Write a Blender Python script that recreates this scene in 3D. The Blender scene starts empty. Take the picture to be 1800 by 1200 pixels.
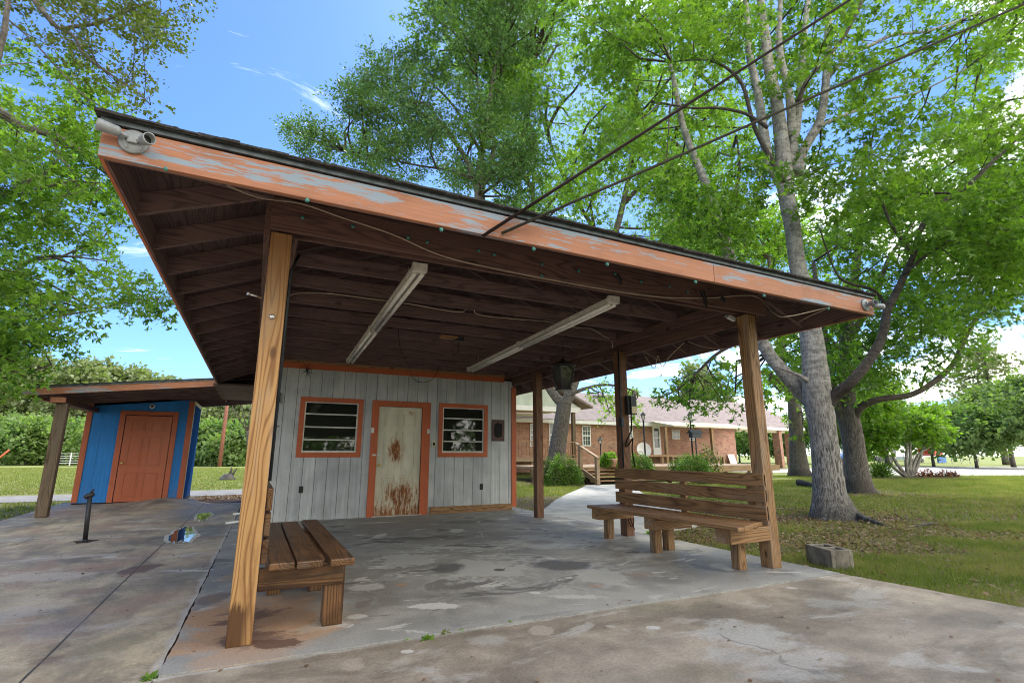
import bpy, bmesh, math, random
import numpy as np
from mathutils import Vector, Matrix
R_ = math.radians
C = bpy.context.scene.collection
sc = bpy.context.scene

# ------------------------------------------------------------------ camera
F_PX, PITCH, YAW, CAM_Z = 890.0, R_(12.6), R_(26.5), 1.12
fw = Vector((math.sin(YAW)*math.cos(PITCH), math.cos(YAW)*math.cos(PITCH), math.sin(PITCH)))
rt = Vector((math.cos(YAW), -math.sin(YAW), 0))
up = rt.cross(fw)
cam = bpy.data.cameras.new('camera'); cam.sensor_width = 36; cam.lens = 36*F_PX/1800
cam.clip_start = 0.05; cam.clip_end = 2000
co = bpy.data.objects.new('camera', cam); C.objects.link(co)
m3 = Matrix((rt, up, -fw)).transposed()
co.matrix_world = Matrix.Translation((0, 0, CAM_Z)) @ m3.to_4x4()
sc.camera = co
sc.view_settings.view_transform = 'Standard'; sc.view_settings.look = 'None'
sc.view_settings.gamma = 1; sc.view_settings.use_curve_mapping = False
sc.view_settings.exposure = 1.30
sc.cycles.max_bounces = 8; sc.cycles.diffuse_bounces = 4; sc.cycles.glossy_bounces = 3
sc.cycles.transmission_bounces = 6; sc.cycles.transparent_max_bounces = 8
sc.cycles.sample_clamp_indirect = 6
sc.cycles.filter_width = 1.0

# ------------------------------------------------------------------ sky and sun
SUN_EL = R_(57); SUN_AZ = math.atan2(0.60, 0.80)          # azimuth from +Y towards +X
world = bpy.data.worlds.new('World'); sc.world = world; world.use_nodes = True
nt = world.node_tree; N = nt.nodes; L = nt.links; N.clear()
def wn(t, **k):
    n = N.new(t)
    for a, b in k.items(): setattr(n, a, b)
    return n
wo = wn('ShaderNodeOutputWorld'); bg = wn('ShaderNodeBackground'); L.new(bg.outputs[0], wo.inputs[0])
sky = wn('ShaderNodeTexSky', sky_type='NISHITA'); sky.sun_disc = False
sky.sun_elevation = SUN_EL; sky.sun_rotation = SUN_AZ; sky.ozone_density = 2.2; sky.air_density = 1.0; sky.dust_density = 0.4
def wmath(op, a, b=None, c=None, clamp=False):
    n = wn('ShaderNodeMath', operation=op); n.use_clamp = clamp
    for i, v in enumerate((a, b, c)):
        if v is None: continue
        if isinstance(v, (int, float)): n.inputs[i].default_value = v
        else: L.new(v, n.inputs[i])
    return n.outputs[0]
tc = wn('ShaderNodeTexCoord'); sp = wn('ShaderNodeSeparateXYZ'); L.new(tc.outputs['Generated'], sp.inputs[0])
zc = wmath('MAXIMUM', sp.outputs[2], 0.0)
zz = wmath('ADD', zc, 0.16)
cx = wmath('DIVIDE', sp.outputs[0], zz); cy = wmath('DIVIDE', sp.outputs[1], zz)
cb = wn('ShaderNodeCombineXYZ'); L.new(cx, cb.inputs[0]); L.new(cy, cb.inputs[1])
nz = wn('ShaderNodeTexNoise'); nz.inputs['Scale'].default_value = 1.25; nz.inputs['Detail'].default_value = 9
nz.inputs['Roughness'].default_value = 0.62; nz.inputs['Distortion'].default_value = 0.5
mp = wn('ShaderNodeMapping'); mp.inputs['Location'].default_value = (3.3, 1.7, 0.0); L.new(cb.outputs[0], mp.inputs[0]); L.new(mp.outputs[0], nz.inputs[0])
# more cloud towards the right (+x), less towards the upper left
side = wmath('MULTIPLY_ADD', sp.outputs[0], 0.17, 0.0)
back = wmath('ADD', wmath('MULTIPLY', wmath('MAXIMUM', sp.outputs[1], 0.0), -0.16), wmath('MULTIPLY', wmath('MAXIMUM', wmath('MULTIPLY', sp.outputs[1], -1.0), 0.0), 0.34))  # unseen cloud behind the camera, added as fill light
low = wmath('MULTIPLY_ADD', zc, -0.10, 0.045)
msk = wmath('ADD', wmath('ADD', wmath('ADD', nz.outputs[0], side), back), low)
mr = wn('ShaderNodeMapRange'); mr.inputs[1].default_value = 0.56; mr.inputs[2].default_value = 0.72; L.new(msk, mr.inputs[0])
cn = wn('ShaderNodeTexNoise'); cn.inputs['Scale'].default_value = 2.6; cn.inputs['Detail'].default_value = 8; cn.inputs['Roughness'].default_value = 0.66; cn.inputs['Distortion'].default_value = 0.9
cm = wn('ShaderNodeMapping'); cm.inputs['Scale'].default_value = (0.7, 2.0, 1); cm.inputs['Rotation'].default_value = (0, 0, 0.6); L.new(cb.outputs[0], cm.inputs[0]); L.new(cm.outputs[0], cn.inputs[0])
cr = wn('ShaderNodeMapRange'); cr.inputs[1].default_value = 0.58; cr.inputs[2].default_value = 0.82; cr.inputs[4].default_value = 0.45; L.new(cn.outputs[0], cr.inputs[0])
cloudf = wmath('MAXIMUM', mr.outputs[0], cr.outputs[0])
skm = wn('ShaderNodeMix', data_type='RGBA', blend_type='MULTIPLY'); skm.inputs[0].default_value = 1.0
L.new(sky.outputs[0], skm.inputs[6]); skm.inputs[7].default_value = (0.55, 0.76, 1.06, 1)
mx = wn('ShaderNodeMix', data_type='RGBA'); L.new(cloudf, mx.inputs[0]); L.new(skm.outputs[2], mx.inputs[6])
mx.inputs[7].default_value = (19.0, 18.2, 16.8, 1)
L.new(mx.outputs[2], bg.inputs[0]); bg.inputs[1].default_value = 0.10
sl = bpy.data.lights.new('sun', 'SUN'); sl.energy = 2.1; sl.angle = R_(5.0); sl.color = (1.0, 0.95, 0.86)
so = bpy.data.objects.new('sun', sl); C.objects.link(so)
sd = Vector((math.sin(SUN_AZ)*math.cos(SUN_EL), math.cos(SUN_AZ)*math.cos(SUN_EL), math.sin(SUN_EL)))
so.rotation_euler = sd.to_track_quat('Z', 'Y').to_euler(); so.location = sd*60

# measured placement: a photograph direction met with a vertical plane / the ground / a distance
CAMP = np.array([0, 0, CAM_Z]); Fn = np.array(fw); Rn = np.array(rt); Un = np.array(up)
FH = np.array([math.sin(YAW), math.cos(YAW), 0.0])
def _ray(px, py): return Fn*F_PX + Rn*(px-900) - Un*(py-600)
def onY(px, py, Y): d = _ray(px, py); return CAMP + d*(Y/d[1])
def onX(px, py, X): d = _ray(px, py); return CAMP + d*(X/d[0])
def onZ(px, py, z=0.0): d = _ray(px, py); return CAMP + d*((z-CAM_Z)/d[2])
def onD(px, py, D): d = _ray(px, py); return CAMP + d*(D/(d@FH))

# ------------------------------------------------------------------ materials
def mat(name):
    m = bpy.data.materials.new(name); m.use_nodes = True
    t = m.node_tree; t.nodes.clear()
    o = t.nodes.new('ShaderNodeOutputMaterial'); p = t.nodes.new('ShaderNodeBsdfPrincipled')
    t.links.new(p.outputs[0], o.inputs[0])
    return m, t, p, o
class G:
    """tiny node helper"""
    def __init__(s, t): s.t = t
    def n(s, ty, **k):
        x = s.t.nodes.new(ty)
        for a, b in k.items(): setattr(x, a, b)
        return x
    def set(s, sock, v):
        if isinstance(v, bpy.types.NodeSocket): s.t.links.new(v, sock)
        elif isinstance(v, (tuple, list)) and sock.type == 'RGBA': sock.default_value = (*v[:3], 1)
        else: sock.default_value = v
    def m(s, op, a, b=0.0, c=0.0, clamp=False):
        x = s.n('ShaderNodeMath', operation=op); x.use_clamp = clamp
        s.set(x.inputs[0], a); s.set(x.inputs[1], b); s.set(x.inputs[2], c); return x.outputs[0]
    def mix(s, f, a, b, bt='MIX'):
        x = s.n('ShaderNodeMix', data_type='RGBA', blend_type=bt)
        s.set(x.inputs[0], f); s.set(x.inputs[6], a); s.set(x.inputs[7], b); return x.outputs[2]
    def rng(s, v, a, b, c=0.0, d=1.0):
        x = s.n('ShaderNodeMapRange'); s.set(x.inputs[0], v)
        for i, q in zip((1, 2, 3, 4), (a, b, c, d)): x.inputs[i].default_value = q
        return x.outputs[0]
    def obj(s): return s.n('ShaderNodeTexCoord').outputs['Object']
    def sep(s, v): x = s.n('ShaderNodeSeparateXYZ'); s.set(x.inputs[0], v); return x.outputs
    def map(s, v, scale=(1, 1, 1), loc=(0, 0, 0), rot=(0, 0, 0)):
        x = s.n('ShaderNodeMapping'); s.set(x.inputs[0], v); x.inputs['Scale'].default_value = scale
        x.inputs['Location'].default_value = loc; x.inputs['Rotation'].default_value = rot; return x.outputs[0]
    def noise(s, v, sc_=5, det=4, ro=0.55, dist=0.0):
        x = s.n('ShaderNodeTexNoise'); s.set(x.inputs[0], v); x.inputs['Scale'].default_value = sc_
        x.inputs['Detail'].default_value = det; x.inputs['Roughness'].default_value = ro
        x.inputs['Distortion'].default_value = dist; return x.outputs[0]
    def island(s): return s.n('ShaderNodeNewGeometry').outputs['Random Per Island']
    def bump(s, h, st=0.3, d=0.01):
        x = s.n('ShaderNodeBump'); x.inputs['Strength'].default_value = st; x.inputs['Distance'].default_value = d
        s.set(x.inputs['Height'], h); return x.outputs[0]

def simple(name, col, rough=0.6, metal=0.0, var=0.12, nsc=6, spec=0.4):
    m, t, p, o = mat(name); g = G(t)
    v = g.noise(g.obj(), nsc, 5)
    c = g.mix(g.rng(v, 0.3, 0.7), tuple(x*(1-var) for x in col), tuple(min(1, x*(1+var)) for x in col))
    g.set(p.inputs['Base Color'], c); p.inputs['Roughness'].default_value = rough; p.inputs['Metallic'].default_value = metal
    p.inputs['Specular IOR Level'].default_value = spec
    return m

WOODS = {}
def wood(kind, axis):
    """sawn timber; grain runs along the axis; each board gets its own part of the log"""
    if (kind, axis) in WOODS: return WOODS[kind, axis]
    light, dark, rough, weather, stain = {
        'fresh': ((0.60, 0.360, 0.145), (0.21, 0.088, 0.026), 0.55, 0.22, 0.12),
        'honey': ((0.44, 0.26, 0.115), (0.12, 0.052, 0.020), 0.6, 0.25, 0.4),
        'bench': ((0.245, 0.125, 0.052), (0.035, 0.016, 0.008), 0.36, 0.12, 0.7),
        'worn': ((0.44, 0.25, 0.105), (0.12, 0.055, 0.024), 0.6, 0.15, 0.4),
        'redpost': ((0.27, 0.135, 0.075), (0.085, 0.038, 0.022), 0.65, 0.12, 0.4),
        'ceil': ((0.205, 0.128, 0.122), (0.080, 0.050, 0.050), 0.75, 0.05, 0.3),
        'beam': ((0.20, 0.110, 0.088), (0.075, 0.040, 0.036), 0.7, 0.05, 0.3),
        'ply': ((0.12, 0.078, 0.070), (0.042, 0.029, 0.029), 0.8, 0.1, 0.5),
        'grey': ((0.21, 0.155, 0.10), (0.070, 0.045, 0.028), 0.8, 0.2, 0.3),
        'deck': ((0.42, 0.29, 0.17), (0.23, 0.14, 0.08), 0.7, 0.2, 0.3),
    }[kind]
    m, t, p, o = mat('wood_'+kind+'_'+axis); g = G(t)
    P = g.obj(); isl = g.island()
    rv = g.n('ShaderNodeCombineXYZ')
    g.set(rv.inputs[0], g.m('MULTIPLY', isl, 31.7)); g.set(rv.inputs[1], g.m('MULTIPLY', isl, 57.3)); g.set(rv.inputs[2], g.m('MULTIPLY', isl, 83.1))
    va = g.n('ShaderNodeVectorMath', operation='ADD'); g.set(va.inputs[0], P)
    fr = g.n('ShaderNodeVectorMath', operation='FRACTION'); g.set(fr.inputs[0], rv.outputs[0])
    sc2 = g.n('ShaderNodeVectorMath', operation='MULTIPLY'); g.set(sc2.inputs[0], fr.outputs[0]); sc2.inputs[1].default_value = (3, 3, 3)
    g.set(va.inputs[1], sc2.outputs[0])
    i = 'XYZ'.index(axis)
    s_long = [1, 1, 1]; s_long[i] = 0.10
    base = g.map(va.outputs[0], tuple(s_long))
    # low-frequency warp, then bands = growth rings cut lengthwise
    warp = g.noise(base, 5.0, 2, 0.5)
    tr = g.sep(base); tx = tr[(i+1) % 3]; ty = tr[(i+2) % 3]
    rr = g.m('ADD', g.m('MULTIPLY', tx, 1.0), g.m('MULTIPLY', ty, 0.7))
    ph = g.m('ADD', g.m('MULTIPLY', rr, g.m('MULTIPLY_ADD', g.m('FRACT', g.m('MULTIPLY', isl, 17.3)), 190.0, 70.0)), g.m('MULTIPLY', warp, 42.0))
    band = g.m('SINE', g.m('MULTIPLY', ph, 2.2))
    band = g.m('POWER', g.rng(band, -0.9, 1.0), 3.0)
    s_f = [110, 110, 110]; s_f[i] = 2.5
    fine = g.noise(g.map(va.outputs[0], tuple(s_f)), 1.0, 3, 0.6)
    f = g.m('ADD', g.m('MULTIPLY', band, 0.60), g.m('MULTIPLY', fine, 0.52), clamp=True)
    c = g.mix(f, light, dark)
    # knots
    vo = g.n('ShaderNodeTexVoronoi'); s_k = [1, 1, 1]; s_k[i] = 0.45
    g.set(vo.inputs['Vector'], g.map(va.outputs[0], tuple(s_k))); vo.inputs['Scale'].default_value = 4.2
    c = g.mix(g.rng(vo.outputs['Distance'], 0.05, 0.11, 0.85, 0.0), c, tuple(x*0.45 for x in dark))
    big = g.noise(va.outputs[0], 2.3, 4, 0.6)
    c = g.mix(g.m('MULTIPLY', g.rng(big, 0.5, 0.68), stain), c, tuple(x*0.75 for x in dark))
    wz = g.noise(g.map(va.outputs[0], tuple(s_long)), 9.0, 4, 0.6)
    gl = sum(light)/3
    c = g.mix(g.m('MULTIPLY', g.rng(wz, 0.50, 0.68), min(0.9, weather*1.9)), c, (gl*1.25, gl*1.12, gl*0.92))
    dk2 = g.noise(g.map(va.outputs[0], tuple(s_long)), 14.0, 5, 0.7); c = g.mix(g.rng(dk2, 0.56, 0.70, 0, 0.6), c, tuple(x*0.7 for x in dark))
    tint = g.mix(isl, (0.78, 0.76, 0.76), (1.15, 1.12, 1.08)); c = g.mix(1.0, c, tint, 'MULTIPLY')
    if kind == 'fresh':
        X_, Y_, Z_ = g.sep(P)
        ft = g.m('ADD', g.rng(Z_, 0.0, 0.40, 0.80, 0.0), g.m('MULTIPLY', g.noise(g.map(P, (40, 40, 3)), 1.0, 4, 0.7), 0.5))
        ft = g.m('MULTIPLY', g.rng(ft, 0.56, 0.66), g.rng(X_, 0.035, 0.085, 0.92, 0.15))
        c = g.mix(ft, c, (0.07, 0.028, 0.010))
        c = g.mix(g.m('MULTIPLY', g.rng(Z_, 1.6, 2.6), 0.62), c, (0.26, 0.115, 0.045))  # shade under the roof put into the colour of the post top
    g.set(p.inputs['Base Color'], c); p.inputs['Roughness'].default_value = rough
    p.inputs['Specular IOR Level'].default_value = 0.35
    g.set(p.inputs['Normal'], g.bump(f, 0.35, 0.004))
    WOODS[kind, axis] = m; return m

def painted(name, col, under, amount=0.5, axis=0, rough=0.55, dirt=0.35):
    m, t, p, o = mat(name); g = G(t); P = g.obj()
    s = [9, 9, 9]; s[axis] = 0.9
    a = g.noise(g.map(P, tuple(s)), 1.0, 6, 0.62, 0.3)
    b = g.noise(P, 1.7, 3, 0.5)
    s3 = [60, 60, 60]; s3[axis] = 5.0
    a2 = g.noise(g.map(P, tuple(s3)), 1.0, 5, 0.7)
    f = g.rng(g.m('ADD', g.m('ADD', g.m('MULTIPLY', a, 0.42), g.m('MULTIPLY', b, 0.25)), g.m('MULTIPLY', a2, 0.33)), 0.520+0.07*(1-amount), 0.540+0.07*(1-amount))
    s2 = [70, 70, 70]; s2[axis] = 3
    fine = g.noise(g.map(P, tuple(s2)), 1.0, 3, 0.6)
    c0 = g.mix(g.rng(fine, 0.3, 0.7), tuple(x*0.86 for x in col), tuple(x*1.1 for x in col))
    c0 = g.mix(g.m('MULTIPLY', g.rng(g.noise(P, 3.1, 5), 0.45, 0.75), dirt), c0, tuple(x*0.5 for x in col))
    c = g.mix(g.m('MULTIPLY', f, amount if amount < 1 else 1.0), c0, under)
    vo = g.n('ShaderNodeTexVoronoi'); g.set(vo.inputs['Vector'], g.map(P, (1, 1, 1), (0.3, 0.2, 0.1))); vo.inputs['Scale'].default_value = 3.1
    c = g.mix(g.rng(vo.outputs['Distance'], 0.03, 0.07, 0.7, 0.0), c, (0.16, 0.06, 0.03))
    g.set(p.inputs['Base Color'], c); p.inputs['Roughness'].default_value = rough
    g.set(p.inputs['Normal'], g.bump(fine, 0.2, 0.003))
    return m
M = {}
M['fascia'] = painted('peeling_orange_paint', (0.375, 0.155, 0.080), (0.19, 0.31, 0.40), 0.80, 0, 0.65, 0.45)
M['fascia_y'] = painted('orange_paint_side', (0.52, 0.16, 0.06), (0.38, 0.47, 0.55), 0.25, 1, 0.6, 0.4)
M['trim'] = painted('orange_trim_paint', (0.47, 0.105, 0.034), (0.26, 0.08, 0.04), 0.5, 2, 0.5, 0.25)
M['trimx'] = painted('orange_trim_paint_x', (0.47, 0.105, 0.034), (0.26, 0.08, 0.04), 0.5, 0, 0.5, 0.25)
M['odoor'] = painted('orange_door_paint', (0.46, 0.105, 0.035), (0.40, 0.10, 0.05), 0.3, 2, 0.38, 0.15)
def siding_mat(name, c1, c2, streak):
    m, t, p, o = mat(name); g = G(t); P = g.obj(); isl = g.island()
    f = g.noise(g.map(P, (26, 26, 1.3)), 1.0, 5, 0.6)
    b = g.noise(P, 1.9, 5, 0.6)
    c = g.mix(g.rng(f, 0.3, 0.72), c1, c2)
    c = g.mix(g.m('MULTIPLY', g.rng(b, 0.42, 0.7), streak), c, tuple(x*0.6 for x in c2))
    z = g.sep(P)[2]
    low_ = g.m('MULTIPLY', g.rng(z, 0.0, 0.55, 1, 0), g.rng(g.noise(g.map(P, (5, 5, 1.5)), 1.0, 5, 0.7), 0.45, 0.7))
    c = g.mix(g.m('MULTIPLY', low_, 0.5), c, (0.20, 0.16, 0.11))
    c = g.mix(1.0, c, g.mix(isl, (0.88, 0.88, 0.9), (1.06, 1.06, 1.05)), 'MULTIPLY')
    g.set(p.inputs['Base Color'], c); p.inputs['Roughness'].default_value = 0.62
    g.set(p.inputs['Normal'], g.bump(f, 0.25, 0.004)); return m
M['siding'] = siding_mat('grey_painted_siding', (0.55, 0.57, 0.575), (0.39, 0.41, 0.42), 0.5)
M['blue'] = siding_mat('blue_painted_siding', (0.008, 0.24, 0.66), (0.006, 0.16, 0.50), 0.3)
M['blue_shaded'] = siding_mat('shaded_blue_siding', (0.010, 0.085, 0.27), (0.005, 0.05, 0.19), 0.3)  # the shed's blue darkened: shade of the side walls put into the colour
for nd_ in M['blue_shaded'].node_tree.nodes:
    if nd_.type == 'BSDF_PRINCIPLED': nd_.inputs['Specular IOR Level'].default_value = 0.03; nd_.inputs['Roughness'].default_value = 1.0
M['black'] = simple('black_paint', (0.012, 0.012, 0.014), 0.4)
M['darkmetal'] = simple('dark_weathered_metal', (0.035, 0.042, 0.050), 0.45, 0.4)
M['drip'] = simple('zinc_drip_edge', (0.065, 0.08, 0.088), 0.5, 0.3, 0.5, 12)
M['shingle'] = simple('dark_asphalt_shingle', (0.035, 0.033, 0.030), 0.95, 0, 0.5, 40)
M['galv'] = simple('grey_painted_metal', (0.25, 0.265, 0.27), 0.5, 0.1, 0.2, 20)
M['steel'] = simple('bright_steel', (0.6, 0.6, 0.62), 0.3, 0.9)
M['brass'] = simple('brass', (0.72, 0.52, 0.20), 0.3, 0.9)
M['white'] = simple('white_paint', (0.78, 0.78, 0.76), 0.5, 0, 0.06)
M['cream'] = simple('cream_siding', (0.68, 0.62, 0.42), 0.6)
M['alu'] = simple('window_aluminium', (0.60, 0.60, 0.56), 0.4, 0.2, 0.15)
M['fixture'] = simple('dusty_white_enamel', (0.56, 0.52, 0.47), 0.45, 0, 0.25, 14)
M['tube'] = simple('unlit_fluorescent_glass', (0.74, 0.72, 0.68), 0.2, 0, 0.1, 10)
M['cable'] = simple('beige_cable', (0.42, 0.33, 0.25), 0.6)
M['wire'] = simple('dark_cable', (0.022, 0.014, 0.012), 0.8, spec=0.1)
M['wirel'] = simple('weathered_service_cable', (0.05, 0.046, 0.034), 0.85, spec=0.1)
M['teal'] = simple('faded_green_socket', (0.06, 0.22, 0.19), 0.5)
M['plaque'] = simple('brown_board', (0.10, 0.055, 0.045), 0.6, 0, 0.3, 12)
M['plate'] = simple('white_plastic', (0.70, 0.70, 0.66), 0.4)
M['rubber'] = simple('black_plastic', (0.02, 0.02, 0.022), 0.5)
M['pink'] = simple('pink_pot', (0.65, 0.36, 0.30), 0.7)
M['red'] = simple('red_plastic', (0.55, 0.06, 0.03), 0.5)
M['bluep'] = simple('blue_plastic', (0.03, 0.16, 0.5), 0.5)
M['dark'] = simple('dark_interior', (0.012, 0.011, 0.012), 0.9)
M['pole'] = simple('reddish_utility_pole', (0.25, 0.10, 0.07), 0.85, 0, 0.35, 8)

def glass_mat(name, col=(0.016, 0.020, 0.015), ior=1.62):
    m, t, p, o = mat(name); g = G(t)
    p.inputs['Base Color'].default_value = (*col, 1); p.inputs['Roughness'].default_value = 0.025
    p.inputs['IOR'].default_value = ior
    g.set(p.inputs['Normal'], g.bump(g.noise(g.obj(), 3.0, 2), 0.04, 0.02)); return m
M['glass'] = glass_mat('dark_window_glass')
M['glassfar'] = glass_mat('curtained_glass', (0.10, 0.115, 0.12), 1.5)
M['lglass'] = glass_mat('lantern_glass', (0.03, 0.03, 0.03), 1.5)
M['water'] = glass_mat('puddle_water', (0.045, 0.040, 0.032), 1.6)

def rust_door():
    m, t, p, o = mat('rusted_white_door'); g = G(t); P = g.obj(); x, y, z = g.sep(P)
    base = g.mix(g.rng(g.noise(g.map(P, (3, 3, 1)), 2.0, 5), 0.35, 0.7), (0.66, 0.63, 0.50), (0.50, 0.48, 0.37))
    n1 = g.noise(g.map(P, (14, 14, 5)), 1.0, 6, 0.7, 0.6)
    n2 = g.noise(g.map(P, (45, 45, 6)), 1.0, 4, 0.7)
    # bottom arch of rust, blotch in the middle, a dab at the top right
    bx = g.m('DIVIDE', g.m('SUBTRACT', x, 2.58), 0.36); bz = g.m('DIVIDE', g.m('SUBTRACT', z, 0.36), 0.30)
    d1 = g.m('SQRT', g.m('ADD', g.m('MULTIPLY', bx, bx), g.m('MULTIPLY', bz, bz)))
    r1 = g.rng(d1, 0.4, 1.7, 0.42, 0.0)
    cx_ = g.m('DIVIDE', g.m('SUBTRACT', x, 2.45), 0.20); cz_ = g.m('DIVIDE', g.m('SUBTRACT', z, 1.20), 0.30)
    d2 = g.m('SQRT', g.m('ADD', g.m('MULTIPLY', cx_, cx_), g.m('MULTIPLY', cz_, cz_)))
    r2 = g.rng(d2, 0.3, 1.2, 0.52, 0.0)
    dx_ = g.m('DIVIDE', g.m('SUBTRACT', x, 2.74), 0.11); dz_ = g.m('DIVIDE', g.m('SUBTRACT', z, 1.93), 0.07)
    d3 = g.m('SQRT', g.m('ADD', g.m('MULTIPLY', dx_, dx_), g.m('MULTIPLY', dz_, dz_)))
    r3 = g.rng(d3, 0.3, 1.2, 0.3, 0.0)
    bot = g.rng(z, 0.0, 0.60, 0.46, 0.0)
    tot = g.m('ADD', g.m('MAXIMUM', g.m('MAXIMUM', r1, r2), g.m('MAXIMUM', r3, bot)), g.m('ADD', g.m('MULTIPLY', n1, 0.85), g.m('MULTIPLY', n2, 0.75)))
    f = g.rng(tot, 1.08, 1.26)
    rust = g.mix(g.rng(g.noise(P, 30, 4), .35, .65), (0.36, 0.145, 0.05), (0.13, 0.05, 0.02))
    st = g.rng(tot, 0.92, 1.2, 0, 0.6)
    c = g.mix(st, base, (0.50, 0.30, 0.15)); c = g.mix(f, c, rust)
    g.set(p.inputs['Base Color'], c); g.set(p.inputs['Roughness'], g.rng(f, 0, 1, 0.45, 0.9))
    return m
M['rustdoor'] = rust_door()

PALE, WHITE, WET, RUST, BROWN, MOSS = (0.47, 0.46, 0.42), (0.62, 0.60, 0.55), (0.085, 0.082, 0.078), (0.45, 0.25, 0.12), (0.12, 0.055, 0.035), (0.20, 0.18, 0.105)
STAINS = {
 'pad': [(900, 1003, 330, 52, PALE, .35, .8, 1.0), (850, 1000, 170, 40, PALE, .75, .25, 1.3), (710, 984, 100, 26, PALE, .8, .2, 1.3), (960, 952, 150, 24, PALE, .7, .25, 1.2), (1040, 944, 110, 18, PALE, .6, .3, 1.1), (1055, 1012, 110, 34, PALE, .7, .25, 1.3), (1140, 950, 60, 26, PALE, .5, .5, 1.0),
   (785, 998, 66, 22, WET, .85, .35, .6), (988, 993, 120, 20, WET, .85, .25, .6), (950, 952, 70, 10, WET, .5, .5, .6), (792, 944, 60, 8, WET, .5, .5, .6), (877, 1001, 22, 5, WET, .9, .2, .4), (690, 1040, 260, 60, (.20, .185, .165), .5, .8, .8),
   (765, 1064, 90, 12, WHITE, .85, .15, .9), (645, 1031, 70, 14, PALE, .85, .15, .9), (625, 1083, 46, 10, WHITE, .7, .2, .8), (670, 940, 20, 9, WHITE, .8, .2, .8), (802, 932, 26, 7, WHITE, .7, .2, .9), (790, 962, 120, 4, PALE, .9, .3, .6), (940, 1041, 24, 5, WHITE, .8, .2, .6), (1000, 1015, 16, 4, WHITE, .8, .2, .6), (1010, 1048, 110, 8, WHITE, .5, .4, 1.4), (1135, 976, 60, 10, WHITE, .5, .4, 1.2), (1270, 996, 50, 12, WHITE, .5, .4, 1.0),
   (560, 1085, 150, 60, (.42, .36, .28), .8, .5, .7), (500, 1090, 120, 44, RUST, .8, .35, .9), (395, 1070, 80, 60, RUST, .55, .5, 1.0), (430, 1005, 60, 26, RUST, .6, .4, 1.0), (375, 1052, 60, 24, BROWN, .6, .5, 1.0), (530, 1040, 170, 36, (.17, .145, .12), .7, .5, .8), (478, 1131, 90, 22, BROWN, .9, .2, 1.1), (705, 1027, 22, 7, RUST, .6, .3, .8), (1045, 1029, 34, 4, RUST, .6, .3, .8), (635, 1062, 30, 16, BROWN, .4, .4, 1.0), (1120, 1010, 60, 12, RUST, .25, .6, .8)],
 'apron': [(1320, 1118, 180, 60, PALE, .75, .35, 1.0), (1290, 1150, 120, 36, PALE, .5, .5, 1.0), (1480, 1060, 160, 22, PALE, .5, .5, 1.0), (950, 1107, 46, 20, (.45, .38, .31), .8, .25, .8), (865, 1125, 90, 22, PALE, .5, .5, 1.0), (716, 1143, 28, 8, WHITE, .85, .2, .5), (1148, 1101, 28, 7, WHITE, .85, .2, .5), (1073, 1099, 20, 6, PALE, .7, .3, .5), (620, 1165, 50, 26, (.45, .38, .30), .7, .3, .9), (1400, 1185, 200, 26, PALE, .6, .5, 1.0), (750, 1175, 60, 14, PALE, .5, .5, 1.0), (1392, 1032, 22, 4, WHITE, .7, .3, .5), (1130, 1060, 300, 40, MOSS, .55, .8, 1.0), (1600, 1100, 260, 60, (.40, .33, .26), .5, .7, .9), (1230, 1180, 160, 40, MOSS, .5, .7, 1.0)],
 'side': [(245, 998, 60, 26, BROWN, .8, .3, .7), (140, 1040, 90, 26, (.30, .19, .14), .6, .6, .9), (80, 1012, 240, 22, (.55, .47, .38), .7, .4, 1.1), (25, 1075, 120, 60, (.53, .46, .38), .6, .5, 1.1), (80, 1158, 60, 26, BROWN, .5, .5, 1.2), (95, 1100, 140, 50, (.22, .19, .20), .6, .6, 1.0), (200, 1130, 120, 90, MOSS, .6, .7, 1.0), (330, 1010, 90, 60, MOSS, .55, .6, 1.0), (190, 935, 130, 16, (.16, .14, .12), .6, .5, 1.0), (330, 900, 160, 34, (.27, .26, .25), .5, .6, .8), (95, 900, 50, 10, RUST, .6, .4, .8), (290, 895, 30, 8, RUST, .4, .5, .8), (430, 1000, 20, 10, PALE, .5, .5, 1.0), (320, 938, 110, 60, WET, .55, .6, .8), (368, 900, 90, 36, WET, .45, .6, .8), (193, 976, 30, 4, WHITE, .7, .3, .6), (335, 1000, 130, 4, WHITE, .6, .4, .7)]}
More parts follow.
